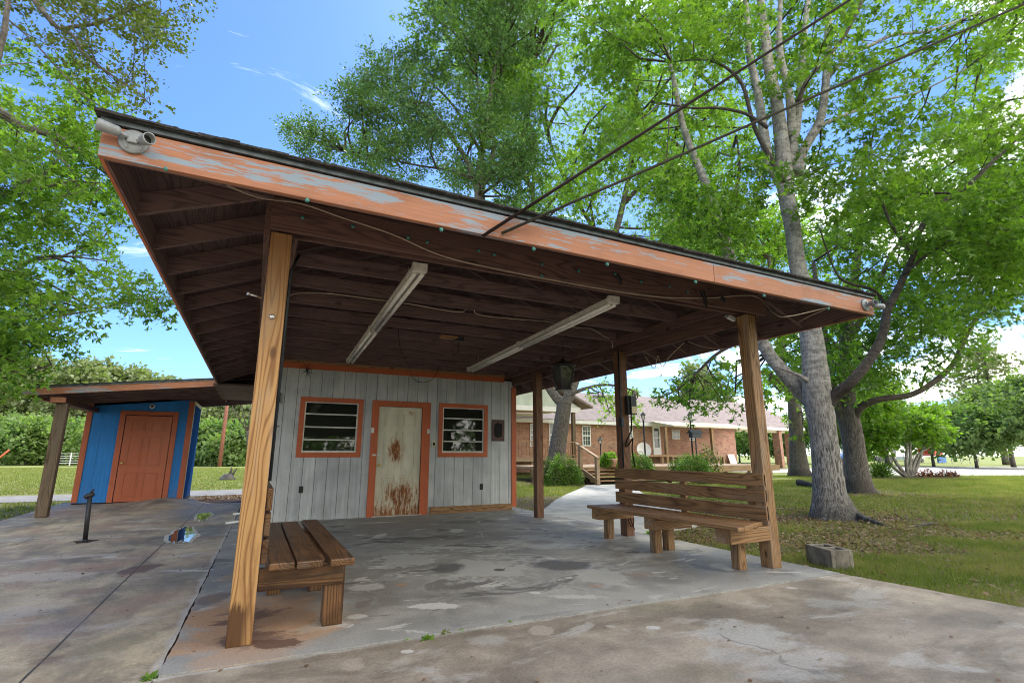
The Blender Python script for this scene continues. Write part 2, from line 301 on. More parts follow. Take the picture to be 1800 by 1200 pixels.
def concrete(name, light, dark, kind):
    m, t, p, o = mat(name); g = G(t); P = g.obj(); x, y, z = g.sep(P)
    big = g.noise(g.map(P, (0.55, 0.9, 1)), 1.0, 6, 0.62, 0.4)
    med = g.noise(P, 3.2, 7, 0.65, 0.3)
    fin = g.noise(P, 60, 5, 0.8)
    grit = g.noise(P, 320, 2, 0.6)
    f = g.m('ADD', g.m('MULTIPLY', big, 0.5), g.m('MULTIPLY', med, 0.5))
    c = g.mix(g.rng(f, 0.42, 0.58), dark, light)
    if kind == 'pad':
        # dried white scum, wet dark patches, rust-brown tint at the left post
        wnz = g.noise(g.map(P, (1.0, 1.7, 1), (1.3, 0.2, 0)), 1.0, 8, 0.66, 0.8)
        edge = g.m('SUBTRACT', 1.0, g.rng(g.m('ABSOLUTE', g.m('SUBTRACT', wnz, 0.535)), 0.004, 0.03))
        zx = g.m('DIVIDE', g.m('SUBTRACT', x, 2.7), 1.9); zy = g.m('DIVIDE', g.m('SUBTRACT', y, 5.9), 2.0)
        zone = g.rng(g.m('SQRT', g.m('ADD', g.m('MULTIPLY', zx, zx), g.m('MULTIPLY', zy, zy))), 0.5, 1.3, 1.0, 0.1)
        c = g.mix(g.m('MULTIPLY', g.m('MULTIPLY', edge, zone), 0.75), c, (0.50, 0.50, 0.47))
        wet = g.rng(wnz, 0.565, 0.60); c = g.mix(g.m('MULTIPLY', wet, 0.70), c, (0.10, 0.095, 0.09))
        pn = g.noise(g.map(P, (1.5, 3.2, 1), (4.1, 2.2, 0)), 1.0, 7, 0.6, 0.6)
        c = g.mix(g.rng(pn, 0.615, 0.635, 0, 0.8), c, (0.58, 0.565, 0.52))
        dxp = g.m('DIVIDE', g.m('SUBTRACT', x, 0.15), 0.65); dyp = g.m('DIVIDE', g.m('SUBTRACT', y, 4.1), 1.0)
        dd = g.m('SQRT', g.m('ADD', g.m('MULTIPLY', dxp, dxp), g.m('MULTIPLY', dyp, dyp)))
        ru = g.m('ADD', g.rng(dd, 0.2, 1.25, 0.55, 0.0), g.m('MULTIPLY', g.noise(g.map(P, (2.2, 3.5, 1), (0, 5, 0)), 1.0, 6, 0.65, 0.8), 0.9))
        c = g.mix(g.rng(ru, 0.62, 0.80, 0, 0.85), c, (0.47, 0.26, 0.12))
        c = g.mix(g.rng(ru, 0.88, 0.96, 0, 0.85), c, (0.13, 0.055, 0.03))
        jd = g.m('SUBTRACT', g.m('ADD', y, g.m('MULTIPLY', x, 0.022)), 3.42)
        c = g.mix(g.m('MULTIPLY', g.rng(jd, 0.0, 0.5, 1, 0), 0.55), c, (0.40, 0.395, 0.375))
    elif kind == 'apron':
        jd = g.m('SUBTRACT', 3.42, g.m('ADD', y, g.m('MULTIPLY', x, 0.022)))
        en = g.noise(P, 6, 5, 0.6)
        c = g.mix(g.rng(g.m('ADD', jd, g.m('MULTIPLY', en, 0.10)), 0.055, 0.085, 0.9, 0), c, (0.58, 0.56, 0.51))
        mo = g.noise(g.map(P, (0.8, 1.5, 1), (7, 3, 0)), 1.0, 8, 0.7, 0.3)
        c = g.mix(g.rng(mo, 0.47, 0.60, 0, 0.65), c, (0.15, 0.120, 0.082))
        pn = g.noise(g.map(P, (1.3, 2.6, 1), (1.1, 9.2, 0)), 1.0, 8, 0.62, 0.5)
        c = g.mix(g.rng(pn, 0.55, 0.63, 0, 0.65), c, (0.52, 0.49, 0.44))
    else:
        mo = g.noise(g.map(P, (1.6, 0.7, 1), (2, 3, 0), (0, 0, 0.5)), 1.0, 8, 0.72, 0.3)
        c = g.mix(g.rng(mo, 0.46, 0.60, 0, 0.75), c, (0.15, 0.125, 0.095))
        pn = g.noise(g.map(P, (0.9, 2.6, 1), (5, 1, 0), (0, 0, -0.3)), 1.0, 9, 0.72, 0.25)
        c = g.mix(g.rng(pn, 0.53, 0.64, 0, 0.75), c, (0.56, 0.50, 0.43))
        ru = g.noise(g.map(P, (1.3, 0.8, 1), (9, 4, 0)), 1.0, 8, 0.7, 0.3)
        c = g.mix(g.rng(ru, 0.50, 0.62, 0, 0.75), c, (0.36, 0.23, 0.16))
        c = g.mix(g.rng(ru, 0.665, 0.70, 0, 0.8), c, (0.14, 0.065, 0.045))
        # control joint
        jl = g.m('ABSOLUTE', g.m('ADD', g.m('SUBTRACT', x, -0.945), g.m('MULTIPLY', g.noise(P, 3.0, 3), 0.012)))
        c = g.mix(g.rng(jl, 0.004, 0.010, 1, 0), c, (0.03, 0.025, 0.02))
        # pale scum line at the slab edge and dark crack alongside
        je = g.m('SUBTRACT', g.m('ADD', -0.352, g.m('MULTIPLY', g.m('SUBTRACT', y, 3.44), 0.0214)), x)
        en = g.noise(P, 5, 5, 0.6)
        c = g.mix(g.rng(g.m('ADD', je, g.m('MULTIPLY', en, 0.14)), 0.07, 0.105, 0.8, 0), c, (0.52, 0.49, 0.44))
        # swale scum line round the puddles
        sx = g.m('ABSOLUTE', g.m('SUBTRACT', x, g.m('ADD', -0.80, g.m('MULTIPLY', g.noise(g.map(P, (0, 0.6, 0)), 1.0, 2), 0.3))))
        sy = g.m('MULTIPLY', g.rng(y, 8.2, 9.2), g.rng(y, 12.8, 13.4, 1, 0))
    su = g.m('ADD', g.m('MULTIPLY', x, float(Rn[0])), g.m('MULTIPLY', y, float(Rn[1]))); sv_ = g.m('ADD', g.m('MULTIPLY', x, float(FH[0])), g.m('MULTIPLY', y, float(FH[1])))
    e1 = g.m('SUBTRACT', g.noise(P, 3.5, 8, 0.68), 0.5); e2 = g.m('SUBTRACT', g.noise(g.map(P, (1, 1, 1), (4, 4, 4)), 11.0, 6, 0.7), 0.5)
    for (px, py, w_, h_, col, op, soft, rough_) in STAINS[kind]:
        a, b = onZ(px-w_/2, py), onZ(px+w_/2, py); q, r = onZ(px, py+h_/2), onZ(px, py-h_/2)
        U0 = float((a@Rn+b@Rn)/2); V0 = float((q@FH+r@FH)/2); RU = float(abs(b@Rn-a@Rn)/2); RV = float(abs(r@FH-q@FH)/2)
        du = g.m('DIVIDE', g.m('SUBTRACT', su, U0), RU); dv = g.m('DIVIDE', g.m('SUBTRACT', sv_, V0), RV)
        dd_ = g.m('SQRT', g.m('ADD', g.m('MULTIPLY', du, du), g.m('MULTIPLY', dv, dv)))
        dd_ = g.m('ADD', dd_, g.m('ADD', g.m('MULTIPLY', e1, 2.4*rough_), g.m('MULTIPLY', e2, 1.3*rough_)))
        c = g.mix(g.rng(dd_, 1.0-soft, 1.0, op, 0.0), c, col)
    c = g.mix(g.rng(fin, 0.30, 0.70, 0, 1), g.mix(1.0, c, (0.72, 0.72, 0.71), 'MULTIPLY'), g.mix(1.0, c, (1.22, 1.21, 1.19), 'MULTIPLY'))
    c = g.mix(g.rng(grit, 0.58, 0.72, 0, 0.55), c, (0.56, 0.52, 0.46)); c = g.mix(g.rng(grit, 0.28, 0.40, 0.5, 0), c, (0.09, 0.08, 0.065))
    vo = g.n('ShaderNodeTexVoronoi', feature='DISTANCE_TO_EDGE'); g.set(vo.inputs['Vector'], g.map(P, (0.23, 0.19, 1), (0.4, 0.7, 0)))
    wv = g.n('ShaderNodeVectorMath', operation='ADD')
    nn = g.n('ShaderNodeTexNoise'); nn.inputs['Scale'].default_value = 2.5; nn.inputs['Detail'].default_value = 5; g.set(nn.inputs[0], P)
    sv = g.n('ShaderNodeVectorMath', operation='SCALE'); g.set(sv.inputs[0], nn.outputs['Color']); sv.inputs['Scale'].default_value = 0.10
    g.set(wv.inputs[0], g.map(P, (0.20, 0.17, 1), (0.45, 0.7, 0))); g.set(wv.inputs[1], sv.outputs[0]); g.set(vo.inputs['Vector'], wv.outputs[0]); vo.inputs['Scale'].default_value = 1.0
    if kind != 'pad':
        c = g.mix(g.m('MULTIPLY', g.rng(vo.outputs['Distance'], 0.0012, 0.0028, 1, 0), g.rng(g.noise(P, 0.7, 2), 0.5, 0.56, 0, 0.42)), c, (0.06, 0.05, 0.04))
    g.set(p.inputs['Base Color'], c)
    g.set(p.inputs['Roughness'], g.rng(f, 0.4, 0.6, 0.52, 0.86))
    g.set(p.inputs['Normal'], g.bump(g.m('ADD', g.m('MULTIPLY', fin, 0.4), med), 0.22, 0.01))
    return m
M['pad'] = concrete('pavilion_concrete', (0.36, 0.345, 0.305), (0.21, 0.20, 0.178), 'pad')
M['apron'] = concrete('driveway_concrete', (0.43, 0.36, 0.275), (0.24, 0.195, 0.145), 'apron')
M['side'] = concrete('stained_side_concrete', (0.57, 0.465, 0.315), (0.32, 0.258, 0.168), 'side')
M['walk'] = simple('pale_walkway_concrete', (0.44, 0.43, 0.40), 0.85, 0, 0.22, 2.5)

def ground_mat():
    m, t, p, o = mat('lawn_soil'); g = G(t); P = g.obj(); x, y, z = g.sep(P)
    a = g.noise(P, 0.35, 6, 0.6); b = g.noise(P, 4.0, 6, 0.7); d = g.noise(P, 60, 3, 0.7)
    green = g.mix(g.rng(d, 0.3, 0.7), (0.075, 0.12, 0.020), (0.19, 0.25, 0.040))
    green = g.mix(g.rng(b, 0.38, 0.58, 0, 0.9), green, g.mix(g.rng(d, 0.35, 0.65), (0.13, 0.095, 0.05), (0.30, 0.23, 0.13))); far_ = g.rng(g.m('ADD', g.m('MULTIPLY', x, 0.446), g.m('MULTIPLY', y, 0.895)), 12.0, 22.0); green = g.mix(g.m('MULTIPLY', far_, 0.6), green, (0.25, 0.31, 0.06))  # sunlit yellow-green of the far lawn put into the colour
    brown = g.mix(g.rng(d, 0.3, 0.7), (0.055, 0.038, 0.022), (0.20, 0.135, 0.08))
    # bare soil near the trunks and beside the slab
    def spot(cx_, cy_, r0, r1):
        u = g.m('SUBTRACT', x, cx_); v = g.m('SUBTRACT', y, cy_)
        return g.rng(g.m('SQRT', g.m('ADD', g.m('MULTIPLY', u, u), g.m('MULTIPLY', v, v))), r0, r1, 0.5, 0.0)
    s = g.m('MAXIMUM', spot(9.6, 5.7, 0.4, 2.8), spot(17.3, 10.0, 0.5, 2.6))
    s = g.m('MAXIMUM', s, spot(6.4, 6.2, 0.5, 2.2)); s = g.m('MAXIMUM', s, spot(7.6, 4.6, 0.3, 1.7))
    s = g.m('MAXIMUM', s, spot(-0.6, 16.4, 0.6, 2.0)); s = g.m('MAXIMUM', s, spot(6.6, 11.6, 0.8, 2.6)); s = g.m('MAXIMUM', s, spot(12.0, 19.7, 0.8, 4.0))
    s = g.m('MAXIMUM', s, spot(-6.5, 13.0, 0.8, 2.4))
    f = g.rng(g.m('ADD', s, g.m('ADD', g.m('MULTIPLY', b, 0.70), g.m('MULTIPLY', a, 0.30))), 0.62, 0.80)
    c = g.mix(f, green, brown)
    g.set(p.inputs['Base Color'], c); p.inputs['Roughness'].default_value = 0.95
    g.set(p.inputs['Normal'], g.bump(d, 0.6, 0.03)); return m
M['ground'] = ground_mat()
M['asphalt'] = simple('grey_path', (0.26, 0.245, 0.225), 0.9, 0, 0.2, 3)
M['road'] = simple('pale_road', (0.52, 0.50, 0.46), 0.9, 0, 0.1, 1)
M['mulch'] = simple('dark_mulch', (0.055, 0.030, 0.020), 0.95, 0, 0.5, 14)

def leafmat(name, c1, c2, c3, trans=0.42, rough=0.5, csc=0.7):
    m, t, p, o = mat(name); g = G(t); isl = g.island(); P = g.obj()
    n_ = g.noise(P, csc, 3, 0.6)
    c = g.mix(isl, c1, c2); c = g.mix(g.rng(n_, 0.42, 0.66), c, c3)
    g.set(p.inputs['Base Color'], c); p.inputs['Roughness'].default_value = rough; p.inputs['Specular IOR Level'].default_value = 0.3
    tr = g.n('ShaderNodeBsdfTranslucent'); tcx = g.mix(1.0, c, (1.75, 2.15, 0.62), 'MULTIPLY'); g.set(tr.inputs[0], tcx)
    ms = g.n('ShaderNodeMixShader'); ms.inputs[0].default_value = trans
    t.links.new(p.outputs[0], ms.inputs[1]); t.links.new(tr.outputs[0], ms.inputs[2]); t.links.new(ms.outputs[0], o.inputs[0])
    return m
M['maple'] = leafmat('maple_leaves', (0.032, 0.090, 0.014), (0.185, 0.285, 0.050), (0.18, 0.28, 0.055), 0.48)
M['maple2'] = leafmat('dark_maple_leaves', (0.022, 0.072, 0.014), (0.135, 0.225, 0.042), (0.14, 0.235, 0.05), 0.45)
M['lime'] = leafmat('fresh_lime_leaves', (0.055, 0.14, 0.022), (0.25, 0.36, 0.07), (0.19, 0.30, 0.06), 0.48)
M['oak'] = leafmat('grey_green_oak_leaves', (0.040, 0.095, 0.040), (0.135, 0.225, 0.095), (0.14, 0.24, 0.08), 0.36, 0.42)
M['lace'] = leafmat('bronze_green_leaves', (0.075, 0.10, 0.03), (0.14, 0.14, 0.055), (0.10, 0.145, 0.03), 0.4)
M['pine'] = leafmat('pine_needles', (0.15, 0.19, 0.085), (0.21, 0.24, 0.125), (0.18, 0.22, 0.10), 0.25, 0.7)
M['farleaf'] = leafmat('far_green_leaves', (0.09, 0.165, 0.055), (0.19, 0.265, 0.105), (0.23, 0.30, 0.11), 0.35, 0.7, 0.25)
M['fardark'] = leafmat('far_dark_leaves', (0.11, 0.175, 0.06), (0.17, 0.24, 0.095), (0.20, 0.27, 0.09), 0.3, 0.7, 0.25)
M['azalea'] = leafmat('azalea_leaves', (0.045, 0.10, 0.018), (0.12, 0.21, 0.04), (0.17, 0.26, 0.05), 0.3, 0.5, 2.0)
M['redleaf'] = leafmat('red_bedding_leaves', (0.06, 0.05, 0.015), (0.30, 0.04, 0.025), (0.12, 0.04, 0.02), 0.3, 0.5, 2.0)
M['grass'] = leafmat('grass_blades', (0.085, 0.120, 0.026), (0.20, 0.225, 0.060), (0.26, 0.235, 0.10), 0.35, 0.6, 1.2)
M['litter'] = leafmat('dry_leaf_litter', (0.10, 0.06, 0.035), (0.42, 0.31, 0.22), (0.22, 0.11, 0.06), 0.1, 0.8, 2.0)

def bark(name, light, dark, scale=1.0, pale=0.4, zlow=1.6):
    m, t, p, o = mat(name); g = G(t); P = g.obj(); z = g.sep(P)[2]
    ridg = g.noise(g.map(P, (38*scale, 38*scale, 6*scale)), 1.0, 6, 0.72, 0.5)
    hor = g.noise(g.map(P, (3, 3, 16)), 1.0, 4, 0.6)
    blot = g.noise(P, 2.6, 5, 0.6)
    c = g.mix(g.rng(ridg, 0.42, 0.58), dark, light)
    mot = g.noise(P, 9.0, 6, 0.75)
    smooth = g.mix(g.rng(g.m('ADD', g.m('MULTIPLY', hor, 0.4), g.m('MULTIPLY', mot, 0.6)), 0.44, 0.56), tuple(x*1.25 for x in light), tuple(x*0.55 for x in light))
    kv = g.n('ShaderNodeTexVoronoi'); g.set(kv.inputs['Vector'], g.map(P, (1, 1, 1.8))); kv.inputs['Scale'].default_value = 3.4
    smooth = g.mix(g.rng(kv.outputs['Distance'], 0.05, 0.14, 0.9, 0.0), smooth, tuple(x*0.7 for x in dark))
    h = g.rng(g.m('ADD', z, g.m('MULTIPLY', blot, 2.2)), zlow+0.6, zlow+2.4)
    c = g.mix(g.m('MULTIPLY', h, 0.8), c, smooth)
    c = g.mix(g.m('MULTIPLY', g.rng(g.m('ADD', z, g.m('MULTIPLY', blot, -0.8)), -0.35, 0.15, 1, 0), 0.75), c, tuple(x*0.8 for x in dark))
    lich = g.noise(P, 7, 4, 0.6)
    c = g.mix(g.m('MULTIPLY', g.rng(lich, 0.60, 0.72), pale), c, tuple(min(0.6, x*2.0) for x in light))
    dn = g.noise(P, 5, 5, 0.7)
    c = g.mix(g.rng(dn, 0.60, 0.74, 0, 0.55), c, tuple(x*0.5 for x in dark))
    g.set(p.inputs['Base Color'], c); p.inputs['Roughness'].default_value = 0.9
    g.set(p.inputs['Normal'], g.bump(ridg, 1.0, 0.06)); return m
M['bark'] = bark('maple_bark', (0.46, 0.43, 0.385), (0.085, 0.075, 0.066), 1.0, 0.7)
M['limbbark'] = bark('dark_limb_bark', (0.105, 0.085, 0.068), (0.035, 0.028, 0.022), 1.2, 0.2)
M['bark2'] = bark('grey_bark', (0.20, 0.175, 0.15), (0.07, 0.058, 0.048), 1.0, 0.35, 3.0)
M['twig'] = simple('dark_twig_bark', (0.075, 0.058, 0.046), 0.9, 0, 0.4, 3)

def brick_mat():
    m, t, p, o = mat('red_brick'); g = G(t)
    P = g.obj(); s = g.sep(P); cbn = g.n('ShaderNodeCombineXYZ')
    g.set(cbn.inputs[0], g.m('ADD', s[0], s[1])); g.set(cbn.inputs[1], s[2])
    b = g.n('ShaderNodeTexBrick'); g.set(b.inputs['Vector'], cbn.outputs[0])
    b.inputs['Scale'].default_value = 1.0; b.inputs['Brick Width'].default_value = 0.21; b.inputs['Row Height'].default_value = 0.075
    b.inputs['Mortar Size'].default_value = 0.009; b.inputs['Color1'].default_value = (0.46, 0.19, 0.115, 1)
    b.inputs['Color2'].default_value = (0.22, 0.085, 0.06, 1); b.inputs['Mortar'].default_value = (0.42, 0.34, 0.27, 1)
    c = g.mix(g.rng(g.noise(P, 2.0, 4), 0.35, 0.7, 0, 0.45), b.outputs[0], (0.50, 0.31, 0.22))
    c = g.mix(g.rng(g.noise(g.map(P, (2.2, 2.2, 7)), 1.0, 5, 0.75), 0.52, 0.62, 0, 0.55), c, (0.13, 0.065, 0.05))
    g.set(p.inputs['Base Color'], c); p.inputs['Roughness'].default_value = 0.9; return m
M['brick'] = brick_mat()
M['roofpink'] = simple('pinkish_shingle_roof', (0.27, 0.222, 0.21), 0.9, 0, 0.2, 3)
M['block'] = simple('old_cinder_block', (0.22, 0.195, 0.15), 0.95, 0, 0.55, 7)
M['soffit'] = simple('pale_yellow_soffit', (0.62, 0.55, 0.36), 0.7)

# ------------------------------------------------------------------ mesh helpers
class MB:
    def __init__(s): s.v = []; s.f = []
    def add(s, vs, fs):
        o = len(s.v); s.v += [tuple(float(c) for c in q) for q in vs]; s.f += [tuple(i+o for i in q) for q in fs]; return s
    def box(s, x0, x1, y0, y1, z0, z1):
        if x0 > x1: x0, x1 = x1, x0
        if y0 > y1: y0, y1 = y1, y0
        if z0 > z1: z0, z1 = z1, z0
        return s.add([(x0, y0, z0), (x1, y0, z0), (x1, y1, z0), (x0, y1, z0), (x0, y0, z1), (x1, y0, z1), (x1, y1, z1), (x0, y1, z1)],
                     [(0, 3, 2, 1), (4, 5, 6, 7), (0, 1, 5, 4), (1, 2, 6, 5), (2, 3, 7, 6), (3, 0, 4, 7)])
    def bar(s, a, b, w, h, upv=(0, 0, 1)):
        a, b = Vector(a), Vector(b); d = (b-a).normalized(); u = Vector(upv)
        r = d.cross(u).normalized(); u = r.cross(d).normalized(); r *= w/2; u *= h/2
        vs = [a-r-u, a+r-u, a+r+u, a-r+u, b-r-u, b+r-u, b+r+u, b-r+u]
        return s.add(vs, [(0, 1, 2, 3), (7, 6, 5, 4), (0, 4, 5, 1), (1, 5, 6, 2), (2, 6, 7, 3), (3, 7, 4, 0)])
    def tube(s, pts, rad, n=8, cap=True):
        P = [Vector(q) for q in pts]; k = len(P)
        rad = [rad]*k if isinstance(rad, (int, float)) else rad
        ref = Vector((0.13, 0.31, 0.94)); rings = []; vs = []; fs = []
        for i in range(k):
            d = (P[min(i+1, k-1)]-P[max(i-1, 0)]).normalized()
            r = d.cross(ref)
            if r.length < 0.05: r = d.cross(Vector((1, 0, 0)))
            r.normalize(); u = d.cross(r).normalized()
            for j in range(n):
                a = 2*math.pi*j/n; vs.append(P[i]+(r*math.cos(a)+u*math.sin(a))*rad[i])
        for i in range(k-1):
            for j in range(n):
                fs.append((i*n+j, i*n+(j+1) % n, (i+1)*n+(j+1) % n, (i+1)*n+j))
        if cap: fs.append(tuple(range(n))[::-1]); fs.append(tuple((k-1)*n+j for j in range(n)))
        return s.add(vs, fs)
    def lathe(s, prof, c=(0, 0, 0), axis=(0, 0, 1), n=20):
        ax = Vector(axis).normalized(); r = ax.orthogonal().normalized(); u = ax.cross(r); c = Vector(c)
        vs = []; fs = []; k = len(prof)
        for rad, h in prof:
            for j in range(n):
                a = 2*math.pi*j/n; vs.append(c+ax*h+(r*math.cos(a)+u*math.sin(a))*max(rad, 1e-4))
        for i in range(k-1):
            for j in range(n): fs.append((i*n+j, i*n+(j+1) % n, (i+1)*n+(j+1) % n, (i+1)*n+j))
        fs.append(tuple(range(n))[::-1]); fs.append(tuple((k-1)*n+j for j in range(n)))
        return s.add(vs, fs)
    def prism(s, poly, z0, z1):
        n = len(poly); vs = [(x, y, z0) for x, y in poly]+[(x, y, z1) for x, y in poly]
        fs = [tuple(range(n))[::-1], tuple(range(n, 2*n))]+[(i, (i+1) % n, n+(i+1) % n, n+i) for i in range(n)]
        return s.add(vs, fs)
    def build(s, name, m, parent=None, smooth=False, bevel=0.0):
        me = bpy.data.meshes.new(name); me.from_pydata(s.v, [], s.f); me.update()
        if smooth: me.polygons.foreach_set('use_smooth', [True]*len(me.polygons))
        me.materials.append(m); o = bpy.data.objects.new(name, me); C.objects.link(o)
        if parent: o.parent = parent; o.matrix_parent_inverse = Matrix.Translation(-parent.location) if False else Matrix()
        if parent:
            # keep world placement: vertices were given in world space
            off = Vector((0, 0, 0)); q = parent
            while q: off += q.location; q = q.parent
            if off.length > 1e-9:
                me.transform(Matrix.Translation(-off))
        if bevel:
            b = o.modifiers.new('bevel', 'BEVEL'); b.width = bevel; b.segments = 2; b.limit_method = 'ANGLE'
        return o
def tag(o, label, cat, group=None):
    o['label'] = label; o['category'] = cat
    if group: o['group'] = group
    return o
def thing(name, label, cat, loc=(0, 0, 0), group=None):
    o = bpy.data.objects.new(name, None); C.objects.link(o); o.location = (0, 0, 0); o.empty_display_size = 0.2
    return tag(o, label, cat, group)
def struct(o, kind='structure'): o['kind'] = kind; return o
def copy_tree(o, loc, label=None):
    c = o.copy(); C.objects.link(c); c.location = loc
    if label: c['label'] = label
    def rec(a, b):
        for ch in [q for q in bpy.data.objects if q.parent == a]:
            d = ch.copy(); C.objects.link(d); d.parent = b; rec(ch, d)
    rec(o, c); return c
def fast(name, V, F, m, parent=None, smooth=False):
    V = np.asarray(V, dtype=np.float32); F = np.asarray(F, dtype=np.int32)
    me = bpy.data.meshes.new(name); k = F.shape[1]
    me.vertices.add(len(V)); me.vertices.foreach_set('co', V.ravel())
    me.loops.add(F.size); me.loops.foreach_set('vertex_index', F.ravel())
    me.polygons.add(len(F)); me.polygons.foreach_set('loop_start', np.arange(0, F.size, k, dtype=np.int32))
    me.polygons.foreach_set('loop_total', np.full(len(F), k, dtype=np.int32))
    if smooth: me.polygons.foreach_set('use_smooth', np.ones(len(F), dtype=bool))
    me.update(calc_edges=True); me.materials.append(m)
    o = bpy.data.objects.new(name, me); C.objects.link(o)
    if parent: o.parent = parent
    return o

# =================================================================== GROUND
def jitter_line(a, b, n, amp, seed):
    r = random.Random(seed); out = []
    for i in range(n):
        t = i/n; x = a[0]+(b[0]-a[0])*t; y = a[1]+(b[1]-a[1])*t
        dx, dy = b[1]-a[1], a[0]-b[0]; l = math.hypot(dx, dy) or 1; k = r.uniform(-amp, amp) if i else 0
        out.append((x+dx/l*k, y+dy/l*k))
    return out
def slab(name, corners, z1, z0, m, amps, seed=1, step=0.07):
    poly = []
    for i, c in enumerate(corners):
        d = corners[(i+1) % len(corners)]; L_ = math.hypot(d[0]-c[0], d[1]-c[1])
        poly += jitter_line(c, d, max(1, int(min(L_/step, 160))) if amps[i] else 1, amps[i], seed+i)
    return struct(MB().prism(poly, z0, z1).build(name, m))
# lawn and soil sheet to the horizon
gm = MB(); gs = [-600, -120, -60, -30, -15, -8, -4, 0, 4, 8, 15, 30, 60, 120, 600]
nx = len(gs); vs = [(x, y+30, -0.055) for y in gs for x in gs]
gm.add(vs, [(j*nx+i, j*nx+i+1, (j+1)*nx+i+1, (j+1)*nx+i) for j in range(nx-1) for i in range(nx-1)])
struct(gm.build('ground', M['ground']))
slab('pavilion_slab', [(-0.33, 3.46), (5.22, 3.32), (5.24, 9.60), (5.24, 15.9), (-0.05, 15.9), (-0.18, 10.46)], 0.0, -0.2, M['pad'], [0.006, 0, 0, 0, 0, 0.008], 3)
slab('driveway', [(-0.345, 3.435), (-0.50, -9.0), (5.75, -9.0), (5.32, 2.0), (5.22, 3.297)], -0.004, -0.2, M['apron'], [0, 0, 0.02, 0.012, 0.006], 9)
# left concrete: a sheet that dips into a shallow swale and rises towards the shed
def side_h(x, y):
    h = -0.012
    sw = math.exp(-((x+0.78)/0.34)**2)*max(0, min(1, (y-6.5)/3))
    h -= 0.035*sw
    h += 0.11*math.exp(-((x+1.75)/0.55)**2-((y-14.6)/1.3)**2)
    h += 0.035*max(0, min(1, (y-12.5)/2.5))*max(0, min(1, (-x-1.2)/0.6))
    return h
sv = []; sf = []; xs = np.linspace(-9.5, 0, 96); ys = np.linspace(-9, 15.85, 250)
idx = {}
def inside_side(x, y):
    xe = -0.342+0.0214*(y-3.44)
    if y > 10.46: xe = -0.192+0.015*(y-10.46)
    if y < 3.44: xe = -0.36-0.0125*(3.44-y)
    left = -9.5 if y < 8.5 else (-9.5+(y-8.5)*1.5 if y < 12.3 else -3.86)
    top = 15.8 if x < -1.15 else 15.3-0.9*(x+1.15)
    return left, xe, top
for j in range(len(ys)):
    l_, r_, _ = inside_side(0, ys[j])
    for i in range(96):
        x = l_+(r_-l_)*i/95; y = min(ys[j], inside_side(x, ys[j])[2])
        sv.append((x+(random.Random(j*7).uniform(-.006, .006) if i == 95 else 0), y, side_h(x, y)))
for j in range(len(ys)-1):
    for i in range(95): sf.append((j*96+i, j*96+i+1, (j+1)*96+i+1, (j+1)*96+i))
struct(MB().add(sv, sf).build('side_slab', M['side'], smooth=True))
# dark earth in the cracks, just below the slabs
struct(MB().box(-0.5, 5.3, 3.2, 3.6, -0.05, -0.03).box(-0.5, -0.1, 3.4, 15.5, -0.05, -0.03).build('crack_soil', M['mulch']))
# puddles
def blob(cx_, cy_, rx, ry, seed, n=90, rot=0.0, tail=0):
    r = random.Random(seed); ph = [r.uniform(0, 6.28) for _ in range(5)]; out = []
    for i in range(n):
        a = 2*math.pi*i/n; k = 1+0.16*math.sin(2*a+ph[0])+0.12*math.sin(3*a+ph[1])+0.07*math.sin(7*a+ph[2])+0.07*math.sin(11*a+ph[3])+0.04*math.sin(17*a+ph[4])
        u, v = rx*k*math.cos(a), ry*k*math.sin(a); out.append((cx_+u*math.cos(rot)-v*math.sin(rot), cy_+u*math.sin(rot)+v*math.cos(rot)))
    return out
M['scum'] = simple('pale_dried_scum', (0.50, 0.48, 0.43), 0.9, 0, 0.25, 9)
for cx_, cy_, rx, ry, sd_, rot in ((-0.82, 9.3, 0.13, 0.95, 3, 0.06), (-0.74, 11.8, 0.10, 0.75, 8, 0.03)):
    struct(MB().prism(blob(cx_, cy_, rx*1.35, ry*1.08, sd_, rot=rot), -0.06, -0.0300).build('dried_scum', M['scum']))
    struct(MB().prism(blob(cx_, cy_, rx, ry, sd_, rot=rot), -0.06, -0.0285).build('puddle', M['water']))
# curving walkway from the pavilion to the deck steps
slab('walkway', [(5.25, 6.25), (6.7, 6.55), (7.9, 8.0), (9.6, 11.0), (11.4, 13.6), (13.3, 15.9), (13.1, 16.75), (11.5, 16.7), (10.2, 15.2), (8.55, 13.4), (7.0, 11.6), (5.6, 9.75), (5.25, 9.4)], -0.012, -0.2, M['walk'], [0.0]+[0.015]*11+[0], 21, 0.2)
# soft-edged grey path on the left, far pale road on the right, parking pad by the carport
slab('path', [(-60, 15.5), (-6, 17.3), (1.5, 17.8), (8, 18.2), (8, 20.6), (1.5, 20.4), (-6, 19.9), (-60, 18.6)], -0.035, -0.2, M['asphalt'], [0.05]*8, 31, 0.3)
slab('road', [(34, 15.6), (140, -22), (150, 2), (60, 27.5), (45, 29.4), (33, 29.2), (30.5, 26)], -0.03, -0.2, M['road'], [0.05]*7, 41, 0.8)

